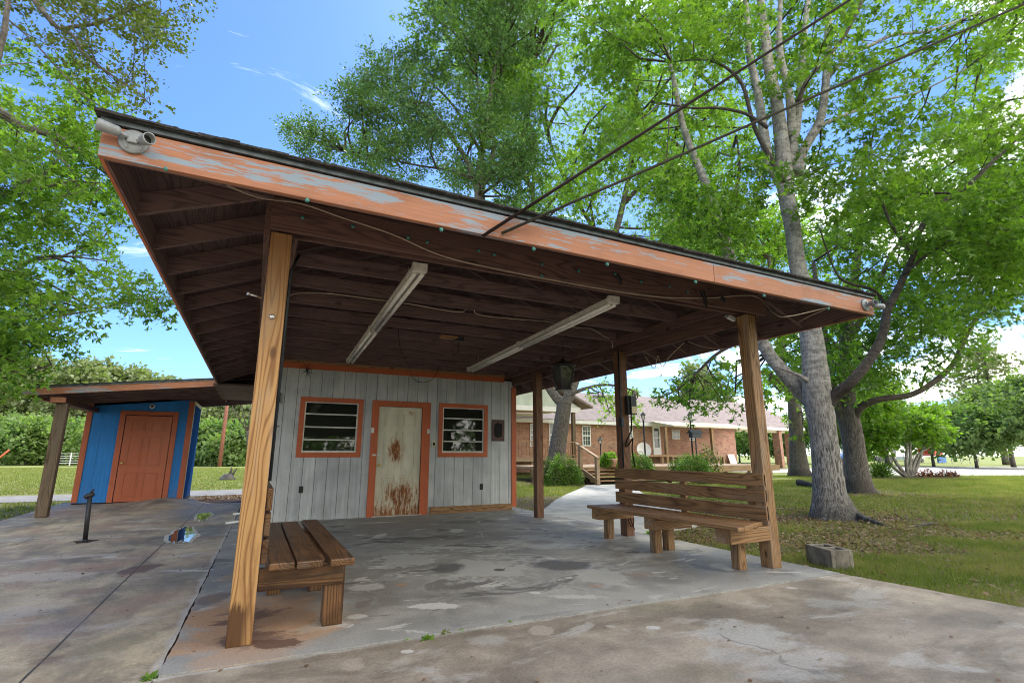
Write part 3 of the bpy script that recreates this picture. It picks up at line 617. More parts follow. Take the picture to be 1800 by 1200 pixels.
# =================================================================== PAVILION POSTS AND BEAMS
EX0, EX1, EY0, EY1 = -0.835, 5.755, 2.92, 16.35      # eave rectangle
pav = thing('pavilion', 'wooden open pavilion with orange peeling fascia over a concrete slab', 'pavilion')
def post(px, py, kind, z1, w=0.14):
    b = MB().box(px-w/2, px+w/2, py-w/2, py+w/2, 0.0, z1); o = b.build('post', wood(kind, 'Z'), pav, bevel=0.006); return o
post(0.03, 3.80, 'fresh', 2.66)['label'] = 'pale honey front left post, dark stained foot'
post(4.87, 3.80, 'honey', 2.66)['label'] = 'cracked front right post with split face'
post(4.90, 6.12, 'redpost', 2.66)['label'] = 'middle right post carrying conduit and a metal box'
post(4.80, 8.52, 'redpost', 2.66)['label'] = 'thin back right post beside grey building'
# dark wet foot stain of the first post is its own thin sleeve of damp wood
# beams (two boards either side of the posts)
fb = [MB().box(-0.05, 5.07, 3.68, 3.72, 2.665, 2.905), MB().box(0.0, 4.9, 3.88, 3.915, 2.70, 2.905)]
fb[0].build('beam', wood('beam', 'X'), pav, bevel=0.004); fb[1].build('beam', wood('beam', 'X'), pav, bevel=0.004)
MB().box(4.95, 4.99, 3.722, 15.5, 2.60, 2.86).build('beam', wood('beam', 'Y'), pav, bevel=0.004)
MB().box(4.76, 4.795, 3.917, 9.93, 2.735, 2.86).build('beam', wood('beam', 'Y'), pav, bevel=0.004)
MB().box(-0.085, -0.045, 3.722, 15.5, 2.62, 2.88).build('beam', wood('beam', 'Y'), pav, bevel=0.004)
MB().box(0.115, 0.15, 3.917, 9.93, 2.735, 2.86).build('beam', wood('beam', 'Y'), pav, bevel=0.004)
for k in range(10):
    y = 4.10+k*0.635
    if y > 9.85: break
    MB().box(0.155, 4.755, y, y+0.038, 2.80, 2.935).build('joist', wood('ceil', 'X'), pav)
# rafters
PT = 0.40
def deck_z(x, y): return 2.735+PT*min(x-EX0, EX1-x, y-EY0, EY1-y)
for k in range(21):
    y = 3.68+k*0.61
    if y > EY1-0.3: break
    for sgn in (0, 1):
        run = min(3.295, y-EY0, EY1-y) if True else 0
        run = max(run, 0.35)
        x0, x1 = (EX0+0.03, EX0+run) if sgn == 0 else (EX1-0.03, EX1-run)
        za, zb = 2.735+PT*0.03, 2.735+PT*run
        dep = 0.150
        ya, yb = y, y+0.038
        vs = []
        for yy in (ya, yb): vs += [(x0, yy, za-dep), (x1, yy, zb-dep), (x1, yy, zb-0.003), (x0, yy, za-0.003)]
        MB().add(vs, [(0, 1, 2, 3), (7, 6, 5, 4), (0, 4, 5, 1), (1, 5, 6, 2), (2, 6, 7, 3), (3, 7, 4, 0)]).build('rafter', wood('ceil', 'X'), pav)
# hip and ridge boards
RX = (EX0+EX1)/2; RR = RX-EX0
for (x, y) in ((EX0, EY0), (EX1, EY0), (EX0, EY1), (EX1, EY1)):
    yy = EY0+RR if y == EY0 else EY1-RR
    MB().bar((x+(0.05 if x < RX else -0.05), y+(0.05 if y == EY0 else -0.05), 2.67), (RX, yy, 2.65+PT*RR), 0.038, 0.14).build('hip_rafter', wood('ceil', 'X'), pav)
# deck of plywood and shingles on four slopes
for nm, dz0, dz1, mm, ov in (('roof_deck', 0.0, 0.016, wood('ply', 'Y'), 0.0), ('shingles', 0.050, 0.060, M['shingle'], 0.03)):
    a, b_, c, d = EX0-ov, EX1+ov, EY0-ov, EY1+ov
    zE = 2.735-PT*ov; zR = 2.735+PT*RR
    r1, r2 = (RX, EY0+RR), (RX, EY1-RR)
    mb = MB()
    for dz, flip in ((dz0, 1), (dz1, 0)):
        vs = [(a, c, zE+dz), (b_, c, zE+dz), (b_, d, zE+dz), (a, d, zE+dz), (r1[0], r1[1], zR+dz), (r2[0], r2[1], zR+dz)]
        fs = [(0, 1, 4), (1, 2, 5, 4), (2, 3, 5), (3, 0, 4, 5)]
        mb.add(vs, [f[::-1] for f in fs] if flip else fs)
    mb.f += [(0, 6, 7, 1), (1, 7, 8, 2), (2, 8, 9, 3), (3, 9, 6, 0)]
    mb.build('roof_deck' if nm == 'roof_deck' else 'shingle_roof', mm, pav)
# ragged shingle edge along the front
rg = random.Random(5); mb = MB(); x = EX0-0.035
while x < EX1+0.02:
    w = rg.uniform(0.02, 0.11); mb.box(x, min(x+w, EX1+0.035), EY0-0.035-rg.uniform(0, .012), EY0+0.05, 2.780+rg.uniform(-.002, .002), 2.790+rg.uniform(0, .007)); x += w
mb.build('shingle_edge', M['shingle'], pav)
MB().box(EX0-0.012, EX1+0.012, EY0-0.012, EY0-0.002, 2.745, 2.781).box(EX0-0.012, EX0-0.002, EY0, 12.2, 2.745, 2.781).box(EX1+0.002, EX1+0.012, EY0, EY1, 2.745, 2.781).build('drip_edge', M['drip'], pav)
o = MB().box(EX0, 3.40, EY0, EY0+0.036, 2.565, 2.745).build('fascia', M['fascia'], pav, bevel=0.003)
o = MB().box(3.404, EX1, EY0, EY0+0.036, 2.565, 2.745).build('fascia', M['fascia'], pav, bevel=0.003)
MB().box(EX0, EX0+0.018, EY0+0.038, EY1, 2.565, 2.743).build('fascia', M['fascia_y'], pav)
MB().box(EX1-0.018, EX1, EY0+0.038, EY1, 2.565, 2.743).build('fascia', M['fascia_y'], pav)
MB().box(EX0+0.019, EX0+0.032, EY0+0.038, EY1, 2.568, 2.740).build('sub_fascia', wood('ceil', 'Y'), pav)
MB().box(EX1-0.032, EX1-0.019, EY0+0.038, EY1, 2.568, 2.740).build('sub_fascia', wood('ceil', 'Y'), pav)
MB().box(EX0+0.033, EX1-0.033, EY0+0.0365, EY0+0.05, 2.568, 2.740).build('sub_fascia', wood('ceil', 'X'), pav)
# low front spacer boards behind the fascia (ply blocking)
# bolts and screw hooks on the front left post
def bolt(c, ax, L_, name, label, r=0.007):
    c = Vector(c); ax = Vector(ax).normalized()
    b = MB().tube([c, c+ax*L_], r, 10); b.lathe([(r*2.0, L_), (r*2.2, L_+0.008), (r*1.6, L_+0.014)], c, ax, 6)
    tag(b.build(name, M['steel'], None, True), label, 'bolt')
bolt(onY(460, 524, 3.80)+np.array([0.0, 0, 0]), (-1, -0.35, 0.15), 0.085, 'lag_bolt', 'long galvanised bolt sticking out left from front left post')
bolt(onY(478, 557, 3.73), (0.05, -1, 0), 0.004, 'lag_bolt', 'small round bolt head on face of front left post', 0.009)

# =================================================================== GREY BUILDING
WY = 9.93
bld = thing('grey_building', 'small grey panelled building with orange trim under the pavilion roof', 'building')
holes = [(0.73, 1.70, 1.15, 2.08), (2.06, 2.99, 0.0, 2.06), (3.37, 4.30, 1.15, 2.08)]
def boards(mb, x0, x1, z0, z1, y, pitch, gap, holes):
    x = x0
    while x < x1-0.02:
        xe = min(x+pitch-gap, x1); segs = [(z0, z1)]
        cuts = [h for h in holes if h[1] > x and h[0] < xe]
        # split the board sideways where a hole starts inside it
        pts = sorted({x, xe, *[h[0] for h in cuts if x < h[0] < xe], *[h[1] for h in cuts if x < h[1] < xe]})
        for a, b in zip(pts[:-1], pts[1:]):
            mid = (a+b)/2; zs = [(z0, z1)]
            for h in holes:
                if h[0] < mid < h[1]:
                    zs = [(max(p, q0), min(q, q1)) for p, q in zs for q0, q1 in ((z0, h[2]), (h[3], z1)) if min(q, q1)-max(p, q0) > 0.005]
            for p, q in zs: mb.box(a, b, y, y+0.012, p, q)
        x += pitch
wall = MB(); boards(wall, 0.0, 4.97, 0.0, 2.69, WY, 0.203, 0.008, holes); wo_ = wall.build('wall', M['siding'], bld)
# backing with openings, side and back walls
bk = MB()
for (a, b, p, q) in ((0, 0.73, 0, 2.7), (0.73, 1.70, 0, 1.15), (0.73, 1.70, 2.08, 2.7), (1.70, 2.06, 0, 2.7), (2.06, 2.99, 2.06, 2.7), (2.99, 3.37, 0, 2.7), (3.37, 4.30, 0, 1.15), (3.37, 4.30, 2.08, 2.7), (4.30, 4.97, 0, 2.7)):
    bk.box(a, b, WY+0.0125, WY+0.09, p, q)
bk.build('wall_frame', simple('groove_shadow_grey', (0.14, 0.145, 0.15), 0.8), bld)
MB().box(0.0, 0.08, WY+0.09, 15.5, 0, 2.7).box(4.89, 4.97, WY+0.09, 15.5, 0, 2.7).box(0.08, 4.89, 15.42, 15.5, 0, 2.7).build('side_wall', M['siding'], bld)
MB().box(0.08, 4.89, WY+0.095, 15.4, 0.0, 0.02).box(0.08, 4.89, 12.4, 12.5, 0.02, 2.6).build('interior', M['dark'], bld)
MB().box(0.16, 4.75, WY-0.018, WY-0.002, 2.66, 2.765).build('trim', M['trimx'], bld)
MB().box(0.16, 4.755, WY-0.028, WY-0.002, 2.767, 2.90).build('header', wood('worn', 'X'), bld)
MB().box(4.935, 5.045, WY-0.02, WY-0.002, 0.06, 2.56).box(5.0, 5.02, WY, WY+0.09, 0.06, 2.56).build('trim', M['trim'], bld)
MB().box(3.16, 4.93, WY-0.04, WY-0.002, 0.0, 0.13).build('sill_board', wood('honey', 'X'), bld, bevel=0.004)
def window(x0, x1, z0, z1, label):
    fr = MB(); t = 0.085; y0, y1 = WY-0.022, WY-0.002
    fr.box(x0, x1, y0, y1, z1-t, z1).box(x0, x1, y0, y1, z0, z0+t).box(x0, x0+t, y0, y1, z0+t, z1-t).box(x1-t, x1, y0, y1, z0+t, z1-t)
    w = fr.build('window', M['trimx'], bld, bevel=0.003); w['label'] = label
    a, b, p, q = x0+t, x1-t, z0+t, z1-t
    f = MB(); s = 0.028; ya, yb = WY-0.006, WY+0.05
    f.box(a, b, ya, yb, p, p+s+0.006).box(a, b, ya, yb, q-s*0.6, q).box(a, a+s*0.8, ya, yb, p+s, q-s*.6).box(b-s*0.8, b, ya, yb, p+s, q-s*.6)
    H = q-p
    for k, hh in enumerate((0.25, 0.50, 0.76)): f.box(a+s*.8, b-s*.8, WY+0.005, WY+0.03, p+H*hh-0.012, p+H*hh+0.012)
    f.build('sash', M['alu'], w, bevel=0.002)
    gl = MB()
    for k, (u, v) in enumerate(((0.035, .235), (.27, .48), (.52, .74), (.78, .965))):
        # awning panes lean out slightly
        zz0, zz1 = p+H*u, p+H*v; dy = 0.004*(k % 2)
        gl.add([(a+s*.8, WY+0.022-dy, zz0), (b-s*.8, WY+0.022-dy, zz0), (b-s*.8, WY+0.030, zz1), (a+s*.8, WY+0.030, zz1)], [(0, 1, 2, 3)])
    gl.build('pane', M['glass'], w)
window(0.67, 1.785, 1.075, 2.15, 'left window of the grey wall')
window(3.29, 4.37, 1.075, 2.15, 'right window of the grey wall')
# rusty six-panel door
df = MB(); y0, y1 = WY-0.024, WY-0.002
df.box(1.955, 2.085, y0, y1, 0.0, 2.145).box(2.945, 3.115, y0, y1, 0.0, 2.145).box(2.085, 2.945, y0, y1, 2.035, 2.145)
df.build('door_frame', M['trim'], bld, bevel=0.003)
def panel_door(x0, x1, z1, y, m, parent, label=None):
    d = MB().box(x0, x1, y, y+0.04, 0.012, z1)
    W = x1-x0; 
    for (u0, u1) in ((0.14, 0.44), (0.56, 0.86)):
        for (v0, v1) in ((0.06, 0.34), (0.41, 0.76), (0.81, 0.93)):
            a, b, p, q = x0+W*u0, x0+W*u1, 0.012+(z1)*v0, 0.012+z1*v1; t = 0.014
            d.box(a, b, y-0.011, y+0.001, p, p+t).box(a, b, y-0.011, y+0.001, q-t, q).box(a, a+t, y-0.011, y+0.001, p+t, q-t).box(b-t, b, y-0.011, y+0.001, p+t, q-t)
            d.box(a+0.035, b-0.035, y-0.009, y+0.001, p+0.035, q-0.035)
    o = d.build('door', m, parent, bevel=0.0015)
    if label: o['label'] = label
    return o
dr = panel_door(2.09, 2.94, 2.03, WY+0.012, M['rustdoor'], bld, 'white six panel door streaked with rust')
MB().lathe([(0.012, 0), (0.012, 0.03), (0.026, 0.04), (0.028, 0.055), (0.015, 0.065)], (2.135, WY+0.01, 0.93), (0, -1, 0)).build('knob', M['brass'], dr, True)
MB().box(2.0, 2.075, WY-0.032, WY-0.025, 1.10, 1.13).box(2.10, 2.16, WY-0.002, WY+0.006, 1.10, 1.125).build('latch', M['alu'], dr)
MB().box(2.05, 3.0, WY-0.035, WY+0.05, 0.0, 0.011).build('threshold', M['alu'], bld)
for px, py, lab in ((529, 860, 'black outlet cover below the left window of the grey wall'), (846, 855, 'black outlet cover near the right end of the grey wall')):
    q = onY(px, py, WY); b = MB().box(q[0]-0.034, q[0]+0.034, WY-0.012, WY-0.0005, q[2]-0.057, q[2]+0.057).box(q[0]-0.02, q[0]+0.02, WY-0.018, WY-0.0125, q[2]+.005, q[2]+0.045).box(q[0]-0.02, q[0]+0.02, WY-0.018, WY-0.0125, q[2]-.045, q[2]-0.005)
    tag(b.build('outlet_cover', M['rubber'], None, bevel=0.002), lab, 'outlet', 'outlet covers on the grey wall')
for px, py, w, h, lab in ((655, 756, 0.055, 0.10, 'white switch plate on the orange trim left of the rusty door'), (753, 758, 0.05, 0.09, 'white switch plate on the orange trim right of the rusty door')):
    q = onY(px, py, WY-0.026); b = MB().box(q[0]-w/2, q[0]+w/2, WY-0.034, WY-0.0255, q[2]-h/2, q[2]+h/2).box(q[0]-0.006, q[0]+0.006, WY-0.044, WY-0.0345, q[2]-0.012, q[2]+0.012)
    tag(b.build('switch_plate', M['plate'], None, bevel=0.002), lab, 'switch', 'switch plates beside the rusty door')
q = onY(762, 780, WY)
kp = thing('keypad', 'small yellowed keypad on grey siding right of the rusty door', 'keypad')
MB().box(q[0]-0.04, q[0]+0.04, WY-0.03, WY-0.0005, q[2]-0.055, q[2]+0.055).build('case', M['soffit'], kp, bevel=0.006)
MB().box(q[0]-0.022, q[0]+0.022, WY-0.034, WY-0.0305, q[2]-0.03, q[2]+0.03).build('display', M['rubber'], kp)
pq = thing('plaque', 'dark brown notice board with a black patch on grey siding', 'plaque')
MB().box(4.47, 4.765, WY-0.018, WY-0.0005, 1.40, 1.85).build('board', M['plaque'], pq, bevel=0.003)
MB().prism([(4.53, 1.50), (4.60, 1.47), (4.70, 1.50), (4.71, 1.65), (4.70, 1.76), (4.60, 1.79), (4.53, 1.75), (4.515, 1.62)], 0, 0.003).build('felt_patch', M['dark'], pq)
fp = [o for o in bpy.data.objects if o.name == 'felt_patch'][0]
for v in fp.data.vertices: v.co = Vector((v.co.x, WY-0.0185-v.co.z, v.co.y))
# meter-like grey box at the left end of the wall
q = onY(487, 715, WY)
tag(MB().box(0.21, 0.33, WY-0.07, WY-0.0005, 2.02, 2.20).build('junction_box', M['darkmetal'], None, bevel=0.006), 'small dark junction box at the left end of the grey wall', 'box')
cd = MB().tube([(0.16, 3.93, 0.02), (0.16, 3.93, 2.35), (0.15, 3.95, 2.62)], 0.011, 8)
tag(MB().tube([(0.115, 3.84, 0.95), (0.115, 3.84, 2.42), (0.16, 3.9, 2.58)], 0.011, 8).build('conduit', M['darkmetal'], None, True), 'dark conduit up the right side of front left post', 'conduit')
# dangling cables
def cable(name, pts, r, m, label, group=None, n=6):
    P = [Vector(q) for q in pts]; out = []
    for i in range(len(P)-1):
        p0, p1, p2, p3 = P[max(i-1, 0)], P[i], P[i+1], P[min(i+2, len(P)-1)]
        for k in range(6):
            t = k/6; out.append(0.5*((2*p1)+(p2-p0)*t+(2*p0-5*p1+4*p2-p3)*t*t+(3*p1-p0-3*p2+p3)*t**3))
    out.append(P[-1]); return tag(MB().tube(out, r, n).build(name, m, None, True), label, 'cable', group)
Z3 = lambda px, py, z: tuple(onZ(px, py, z))
Y3 = lambda px, py, y: tuple(onY(px, py, y))
cable('cable', [Y3(380, 312, 2.97), Y3(410, 330, 3.1), Y3(460, 348, 3.35), Y3(530, 358, 3.6), Y3(600, 382, 3.67), Y3(690, 412, 3.67), Y3(770, 447, 3.67), Y3(850, 468, 3.67), Y3(960, 490, 3.67), Y3(1060, 508, 3.67), Y3(1150, 521, 3.67), Y3(1240, 524, 3.67), Y3(1325, 520, 3.6), Y3(1360, 550, 3.3), Y3(1385, 556, 3.1), Y3(1455, 540, 2.965)], 0.006, M['cable'], 'beige cable sagging along the front beam of the pavilion')
cable('cable', [Y3(1462, 539, 2.965), Y3(1420, 557, 3.4), Y3(1380, 580, 4.2), Y3(1340, 600, 5.2)], 0.006, M['cable'], 'beige cable looping from the right fascia end back towards the side beam')
cable('cable', [Y3(503, 530, 4.0), Y3(508, 520, 4.6), Y3(530, 515, 5.0), Y3(580, 516, 5.2), Y3(650, 525, 5.2), Y3(720, 534, 5.2), Y3(780, 545, 5.2), Y3(812, 548, 5.2), Y3(820, 542, 5.25)], 0.006, M['cable'], 'beige cable stapled under the joists from left post past the first lamp')
cable('cable', [Y3(834, 544, 5.3), Y3(842, 553, 5.3), Y3(900, 560, 5.4), Y3(960, 565, 5.5), Y3(1010, 575, 5.6), Y3(1040, 578, 5.8), Y3(1060, 590, 5.95), Y3(1074, 597, 6.02), Y3(1077, 612, 6.02)], 0.006, M['cable'], 'beige cable running right under the joists to the middle post conduit')
cable('cable', [Y3(722, 658, 9.86), Y3(730, 668, 9.86), Y3(742, 672, 9.86), Y3(755, 669, 9.86), Y3(765, 660, 9.86), Y3(775, 640, 9.3), Y3(808, 606, 8.4)], 0.005, M['wire'], 'dark cable hanging in a loop above the rusty door')
cable('cable', [Y3(700, 577, 7.0), Y3(703, 610, 7.2), Y3(712, 630, 8.2), Y3(722, 650, 9.6)], 0.004, M['wire'], 'thin dark cable dangling from joists between the lamps')
cable('cable', [(5.05, 5.75, 2.61), (5.04, 5.6, 2.40), (5.03, 5.5, 2.33), (5.03, 5.42, 2.5), (5.03, 5.35, 2.33), (5.04, 5.2, 2.45), (5.02, 4.9, 2.585)], 0.005, M['cable'], 'slack beige wire loops under the right side beam')
cable('cable', [(5.04, 4.85, 2.59), (5.2, 4.7, 2.5), (5.4, 4.5, 2.47), (5.68, 4.2, 2.56)], 0.004, M['cable'], 'thin wire sagging from right side beam to the right eave')
# spider-like dead plant tuft hanging at wall top left
tf = MB(); rg = random.Random(4); c0 = Vector(Y3(540, 652, 9.88))
for k in range(14):
    a = rg.uniform(0, 6.28); l = rg.uniform(0.05, 0.17); d = Vector((math.cos(a), -0.2, math.sin(a)))
    tf.tube([c0, c0+d*l*0.5+Vector((0, -0.02, 0.01)), c0+d*l], [0.007, 0.005, 0.002], 5)
tf.tube([c0, c0+Vector((-0.12, -0.05, 0.25))], 0.003, 4)
tag(tf.build('wire_tuft', M['black'], None), 'black tuft of cut wires hanging at the top left of the grey wall', 'wires')
cable('cable', [(0.36, WY-0.02, 1.62), (0.25, WY-0.04, 1.58), (0.14, WY-0.02, 1.55)], 0.006, M['wire'], 'short dark wire poking from the left end of the grey wall')
# service cables overhead
aA, aB = onY(850, 414, 2.90), onY(882, 410, 2.90)
e1 = onZ(1490, 0, 5.2); e2 = onZ(1800, 5, 5.0)
def sag(a, b, ext, s):
    a, b = Vector(a), Vector(b); d = b-a; out = []
    for k in range(25):
        t = k/24*ext; q = a+d*t; q.z -= s*4*(t/ext)*(1-t/ext); out.append(q)
    return out
tag(MB().tube(sag(aA, e1, 4.0, 0.02), 0.011, 8).tube([p+Vector((0.0, 0.03, 0.012)) for p in sag(aA, e1, 4.0, 0.02)], 0.006, 6).build('service_cable', M['wire'], None, True), 'thick dark overhead cable rising steeply from the front fascia', 'cable', 'overhead service cables')
tag(MB().tube(sag(aB, e2, 4.0, 0.02), 0.010, 8).tube([p+Vector((0.0, 0.03, 0.010)) for p in sag(aB, e2, 4.0, 0.02)], 0.005, 6).build('service_cable', M['wirel'], None, True), 'paler lower overhead cable rising from the fascia to the right', 'cable', 'overhead service cables')

# =================================================================== LIGHT FIXTURES
def fluoro(x0, x1, y0, y1, z, label):
    t = thing('fluorescent_light', label, 'ceiling light', group='fluorescent strip lights under the joists')
    def px(y): return x0+(x1-x0)*(y-y0)/(y1-y0)
    a, b = Vector((x0, y0, z+0.055)), Vector((x1, y1, z+0.055)); d = (b-a).normalized(); r = Vector((d.y, -d.x, 0))
    MB().bar(a, b, 0.115, 0.045).build('housing', M['fixture'], t, bevel=0.004)
    mid = (a+b)/2
    MB().bar(a-d*0.002, a+d*0.05, 0.125, 0.075).bar(mid-d*0.035, mid+d*0.035, 0.125, 0.075).bar(b-d*0.05, b+d*0.002, 0.125, 0.075).build('socket_bracket', M['fixture'], t, bevel=0.004)
    for s in (-1, 1):
        for (p, q) in ((a+d*0.05, mid-d*0.035), (mid+d*0.035, b-d*0.05)):
            o_ = r*s*0.033+Vector((0, 0, -0.045)); MB().tube([p+o_, q+o_], 0.019, 12).build('tube', M['tube'], t, True)
    for k in (0.1, 0.9):
        p = a+(b-a)*k; MB().tube([p+Vector((0, 0, 0.02)), p+Vector((0, 0, 0.17))], 0.003, 5).build('hanger', M['steel'], t)
fluoro(1.10, 1.29, 3.93, 8.62, 2.60, 'long dusty double tube strip light, nearer the left post')
fluoro(3.12, 3.42, 3.93, 8.60, 2.60, 'long dusty double tube strip light, nearer the right posts')
# hanging lantern
def lantern():
    t = thing('hanging_lantern', 'dark tapered lantern hanging from the joists by the right posts', 'lantern')
    cx_, cy_, z0, z1 = 4.05, 6.40, 2.06, 2.46
    fr = MB(); T = 0.125; B = 0.075
    for sx in (-1, 1):
        for sy in (-1, 1): fr.bar((cx_+sx*B, cy_+sy*B, z0+0.02), (cx_+sx*T, cy_+sy*T, z1-0.05), 0.016, 0.016)
    fr.build('frame', M['black'], t)
    MB().box(cx_-B-.015, cx_+B+.015, cy_-B-.015, cy_+B+.015, z0, z0+0.02).build('base', M['black'], t, bevel=.003)
    MB().lathe([(0.185, 0), (0.20, 0.02), (0.15, 0.045), (0.08, 0.07), (0.03, 0.10), (0.015, 0.13)], (cx_, cy_, z1-0.05), (0, 0, 1), 16).build('cap', M['black'], t, True)
    g_ = MB(); q = 0.9
    v = [(cx_-B*q, cy_-B*q, z0+.02), (cx_+B*q, cy_-B*q, z0+.02), (cx_+B*q, cy_+B*q, z0+.02), (cx_-B*q, cy_+B*q, z0+.02), (cx_-T*q, cy_-T*q, z1-.05), (cx_+T*q, cy_-T*q, z1-.05), (cx_+T*q, cy_+T*q, z1-.05), (cx_-T*q, cy_+T*q, z1-.05)]
    g_.add(v, [(0, 1, 5, 4), (1, 2, 6, 5), (2, 3, 7, 6), (3, 0, 4, 7)]); g_.build('glass', M['lglass'], t)
    MB().tube([(cx_, cy_, z1+0.07), (cx_, cy_, 2.81)], 0.004, 6).build('chain', M['black'], t)
lantern()
# broken ceiling junction box between lamps
q = onZ(800, 592, 2.80)
jb = thing('ceiling_box', 'open electrical box with loose wires on the joists above the door', 'box')
MB().box(q[0]-0.22, q[0]+0.02, q[1]-0.06, q[1]+0.06, 2.765, 2.797).build('backboard', wood('worn', 'X'), jb)
MB().box(q[0]+0.0, q[0]+0.12, q[1]-0.05, q[1]+0.05, 2.74, 2.797).build('box', M['darkmetal'], jb, bevel=.003)
MB().tube([(q[0]+.05, q[1], 2.74), (q[0]+.08, q[1]+.05, 2.6), (q[0]+.0, q[1]+.02, 2.52), (q[0]-.05, q[1], 2.63)], 0.004, 5).build('loose_wire', M['wire'], jb)
# white camera-like sensor under the front right corner
q = onY(1283, 561, 4.0)
sn = thing('sensor_lamp', 'small white box clipped under the beam at front right corner', 'sensor')
MB().bar((q[0]-0.03, q[1], q[2]+0.03), (q[0]+0.05, q[1]-0.03, q[2]-0.01), 0.05, 0.045).build('case', M['plate'], sn, bevel=.006)
MB().bar((q[0]-0.05, q[1]+0.02, q[2]+0.045), (q[0]-0.03, q[1]+0.01, q[2]+0.03), 0.02, 0.03).build('bracket', M['galv'], sn)
# twin floodlights at the fascia ends
def flood(c, cans, name_label, tilt=1.0):
    t = thing('floodlight', name_label, 'floodlight', group='twin floodlights on the fascia ends')
    c = Vector(c)
    MB().lathe([(0.062, 0), (0.066, 0.008), (0.060, 0.014), (0.03, 0.02)], c, (0, -1, 0), 24).build('base_plate', M['galv'], t, True)
    MB().box(c.x-0.022, c.x+0.022, c.y-0.035, c.y-0.016, c.z-0.018, c.z+0.028).bar((c.x-0.04, c.y-0.02, c.z), (c.x-0.02, c.y-0.02, c.z-0.045), 0.006, 0.01).bar((c.x+0.04, c.y-0.02, c.z), (c.x+0.035, c.y-0.02, c.z-0.045), 0.006, 0.01).build('cross_mount', M['galv'], t, bevel=.003)
    for (joint, dirv, L_) in cans:
        j = c+Vector(joint); d = Vector(dirv).normalized()
        can = MB().tube([c+Vector((joint[0]*0.4, -0.028, joint[2]*0.4)), j], 0.009, 8)
        can.lathe([(0.012, -0.004), (0.023, 0.004), (0.026, 0.016), (0.028, L_*0.75), (0.030, L_*0.78), (0.030, L_), (0.026, L_+0.001), (0.025, L_*0.9), (0.022, L_*0.4), (0.016, L_*0.38)], j, d, 20)
        o = can.build('lamp_holder', M['galv'], t, True)
        MB().lathe([(0.0215, L_*0.45), (0.0215, L_*0.50)], j, d, 18).build('socket_inside', M['black'], o)
flood((-0.70, 2.918, 2.672), [((-0.050, -0.045, 0.016), (-1, -0.15, 0.10), 0.092), ((0.046, -0.045, -0.004), (0.55, -0.8, -0.10), 0.066)], 'grey twin floodlight on the left end of the front fascia')
flood((5.60, 2.918, 2.655), [((-0.02, -0.055, -0.005), (-0.35, -1, -0.1), 0.08), ((0.06, -0.05, -0.008), (1, -0.1, 0.0), 0.14)], 'grey twin floodlight on the right end of the front fascia')
# string-light sockets clipped under fascia and along the beam
spots = [(293, 295, 2.94), (540, 350, 2.94), (775, 402, 2.94), (937, 436, 2.94), (1066, 463, 2.94), (1221, 494, 2.94), (1341, 518, 2.94), (1454, 541, 2.94),
         (532, 381, 3.67), (620, 396, 3.67), (717, 416, 3.67), (751, 424, 3.67), (841, 439, 3.67), (868, 446, 3.67), (952, 463, 3.67), (952, 483, 3.67), (1016, 475, 3.67), (1080, 480, 3.67), (1126, 494, 3.67), (1176, 502, 3.67), (1207, 512, 3.67)]
names_ = ['below the left fascia floodlight', 'under the fascia above left post', 'under the fascia above first lamp', 'under the fascia right of the cables', 'under the fascia above second lamp end', 'under the fascia near the paint crack', 'under the fascia above front right post', 'under the fascia near the right floodlight'] + ['on the front beam']*13
for i, (px, py, Y) in enumerate(spots):
    q = Vector(onY(px, py, Y)); b = MB().lathe([(0.008, 0), (0.013, 0.004), (0.013, 0.02), (0.009, 0.026), (0.004, 0.03)], (q.x, q.y+(0.0), q.z), (0, -0.5, -0.6), 10)
    if i < 8: lab, grp = 'small faded green light socket '+names_[i], None
    else: lab, grp = ('leftmost', 'second', 'third', 'fourth', 'fifth', 'sixth', 'seventh', 'eighth', 'ninth', 'tenth', 'eleventh', 'twelfth', 'rightmost')[i-8]+' green light socket on the front beam, counted from the left', 'green light sockets on the front beam'
    tag(b.build('light_socket', M['teal'], None, True), lab, 'light socket', grp)
for px, py, l in ((1085, 494, 0.10), (1236, 530, 0.20), (1268, 528, 0.07)):
    q = Vector(onY(px, py, 3.665)); b = MB().tube([q+Vector((0.0, 0, l*0.6)), q+Vector((0.03, -0.01, 0.0)), q+Vector((0.03, -0.012, -l*0.4))], [0.022, 0.018, 0.006], 6)
    tag(b.build('tape_scrap', M['black'], None), {1085: 'wad of black tape and cord on the front beam above the second lamp', 1236: 'long strip of black tape hanging down the front beam', 1268: 'short black tape scrap on the front beam near right post'}[px], 'tape')
# conduit, breaker box and cords on the middle right post
cdt = MB().tube([(4.80, 6.02, 0.95), (4.80, 6.02, 2.68)], 0.013, 10)
for z in (1.75, 2.25, 1.15): cdt.lathe([(0.018, 0), (0.018, 0.03)], (4.80, 6.02, z), (0, 0, 1), 10)
tag(cdt.build('conduit', M['darkmetal'], None, True), 'grey conduit running up the middle right post to the ceiling', 'conduit')
tag(MB().box(4.775, 4.825, 5.985, 6.05, 1.52, 1.66).build('conduit_fitting', M['darkmetal'], None, bevel=.005), 'dark fitting box on the conduit of the middle right post', 'box')
bx = thing('breaker_box', 'black and grey electrical box mounted on the middle right post', 'electrical box')
MB().box(4.90, 5.05, 5.98, 6.045, 1.70, 1.98).build('enclosure', M['rubber'], bx, bevel=.006)
MB().box(4.945, 5.05, 5.955, 5.979, 1.70, 1.97).build('cover', M['darkmetal'], bx, bevel=.005)
MB().box(4.95, 5.045, 5.95, 5.954, 1.72, 1.82).build('label_plate', M['soffit'], bx)
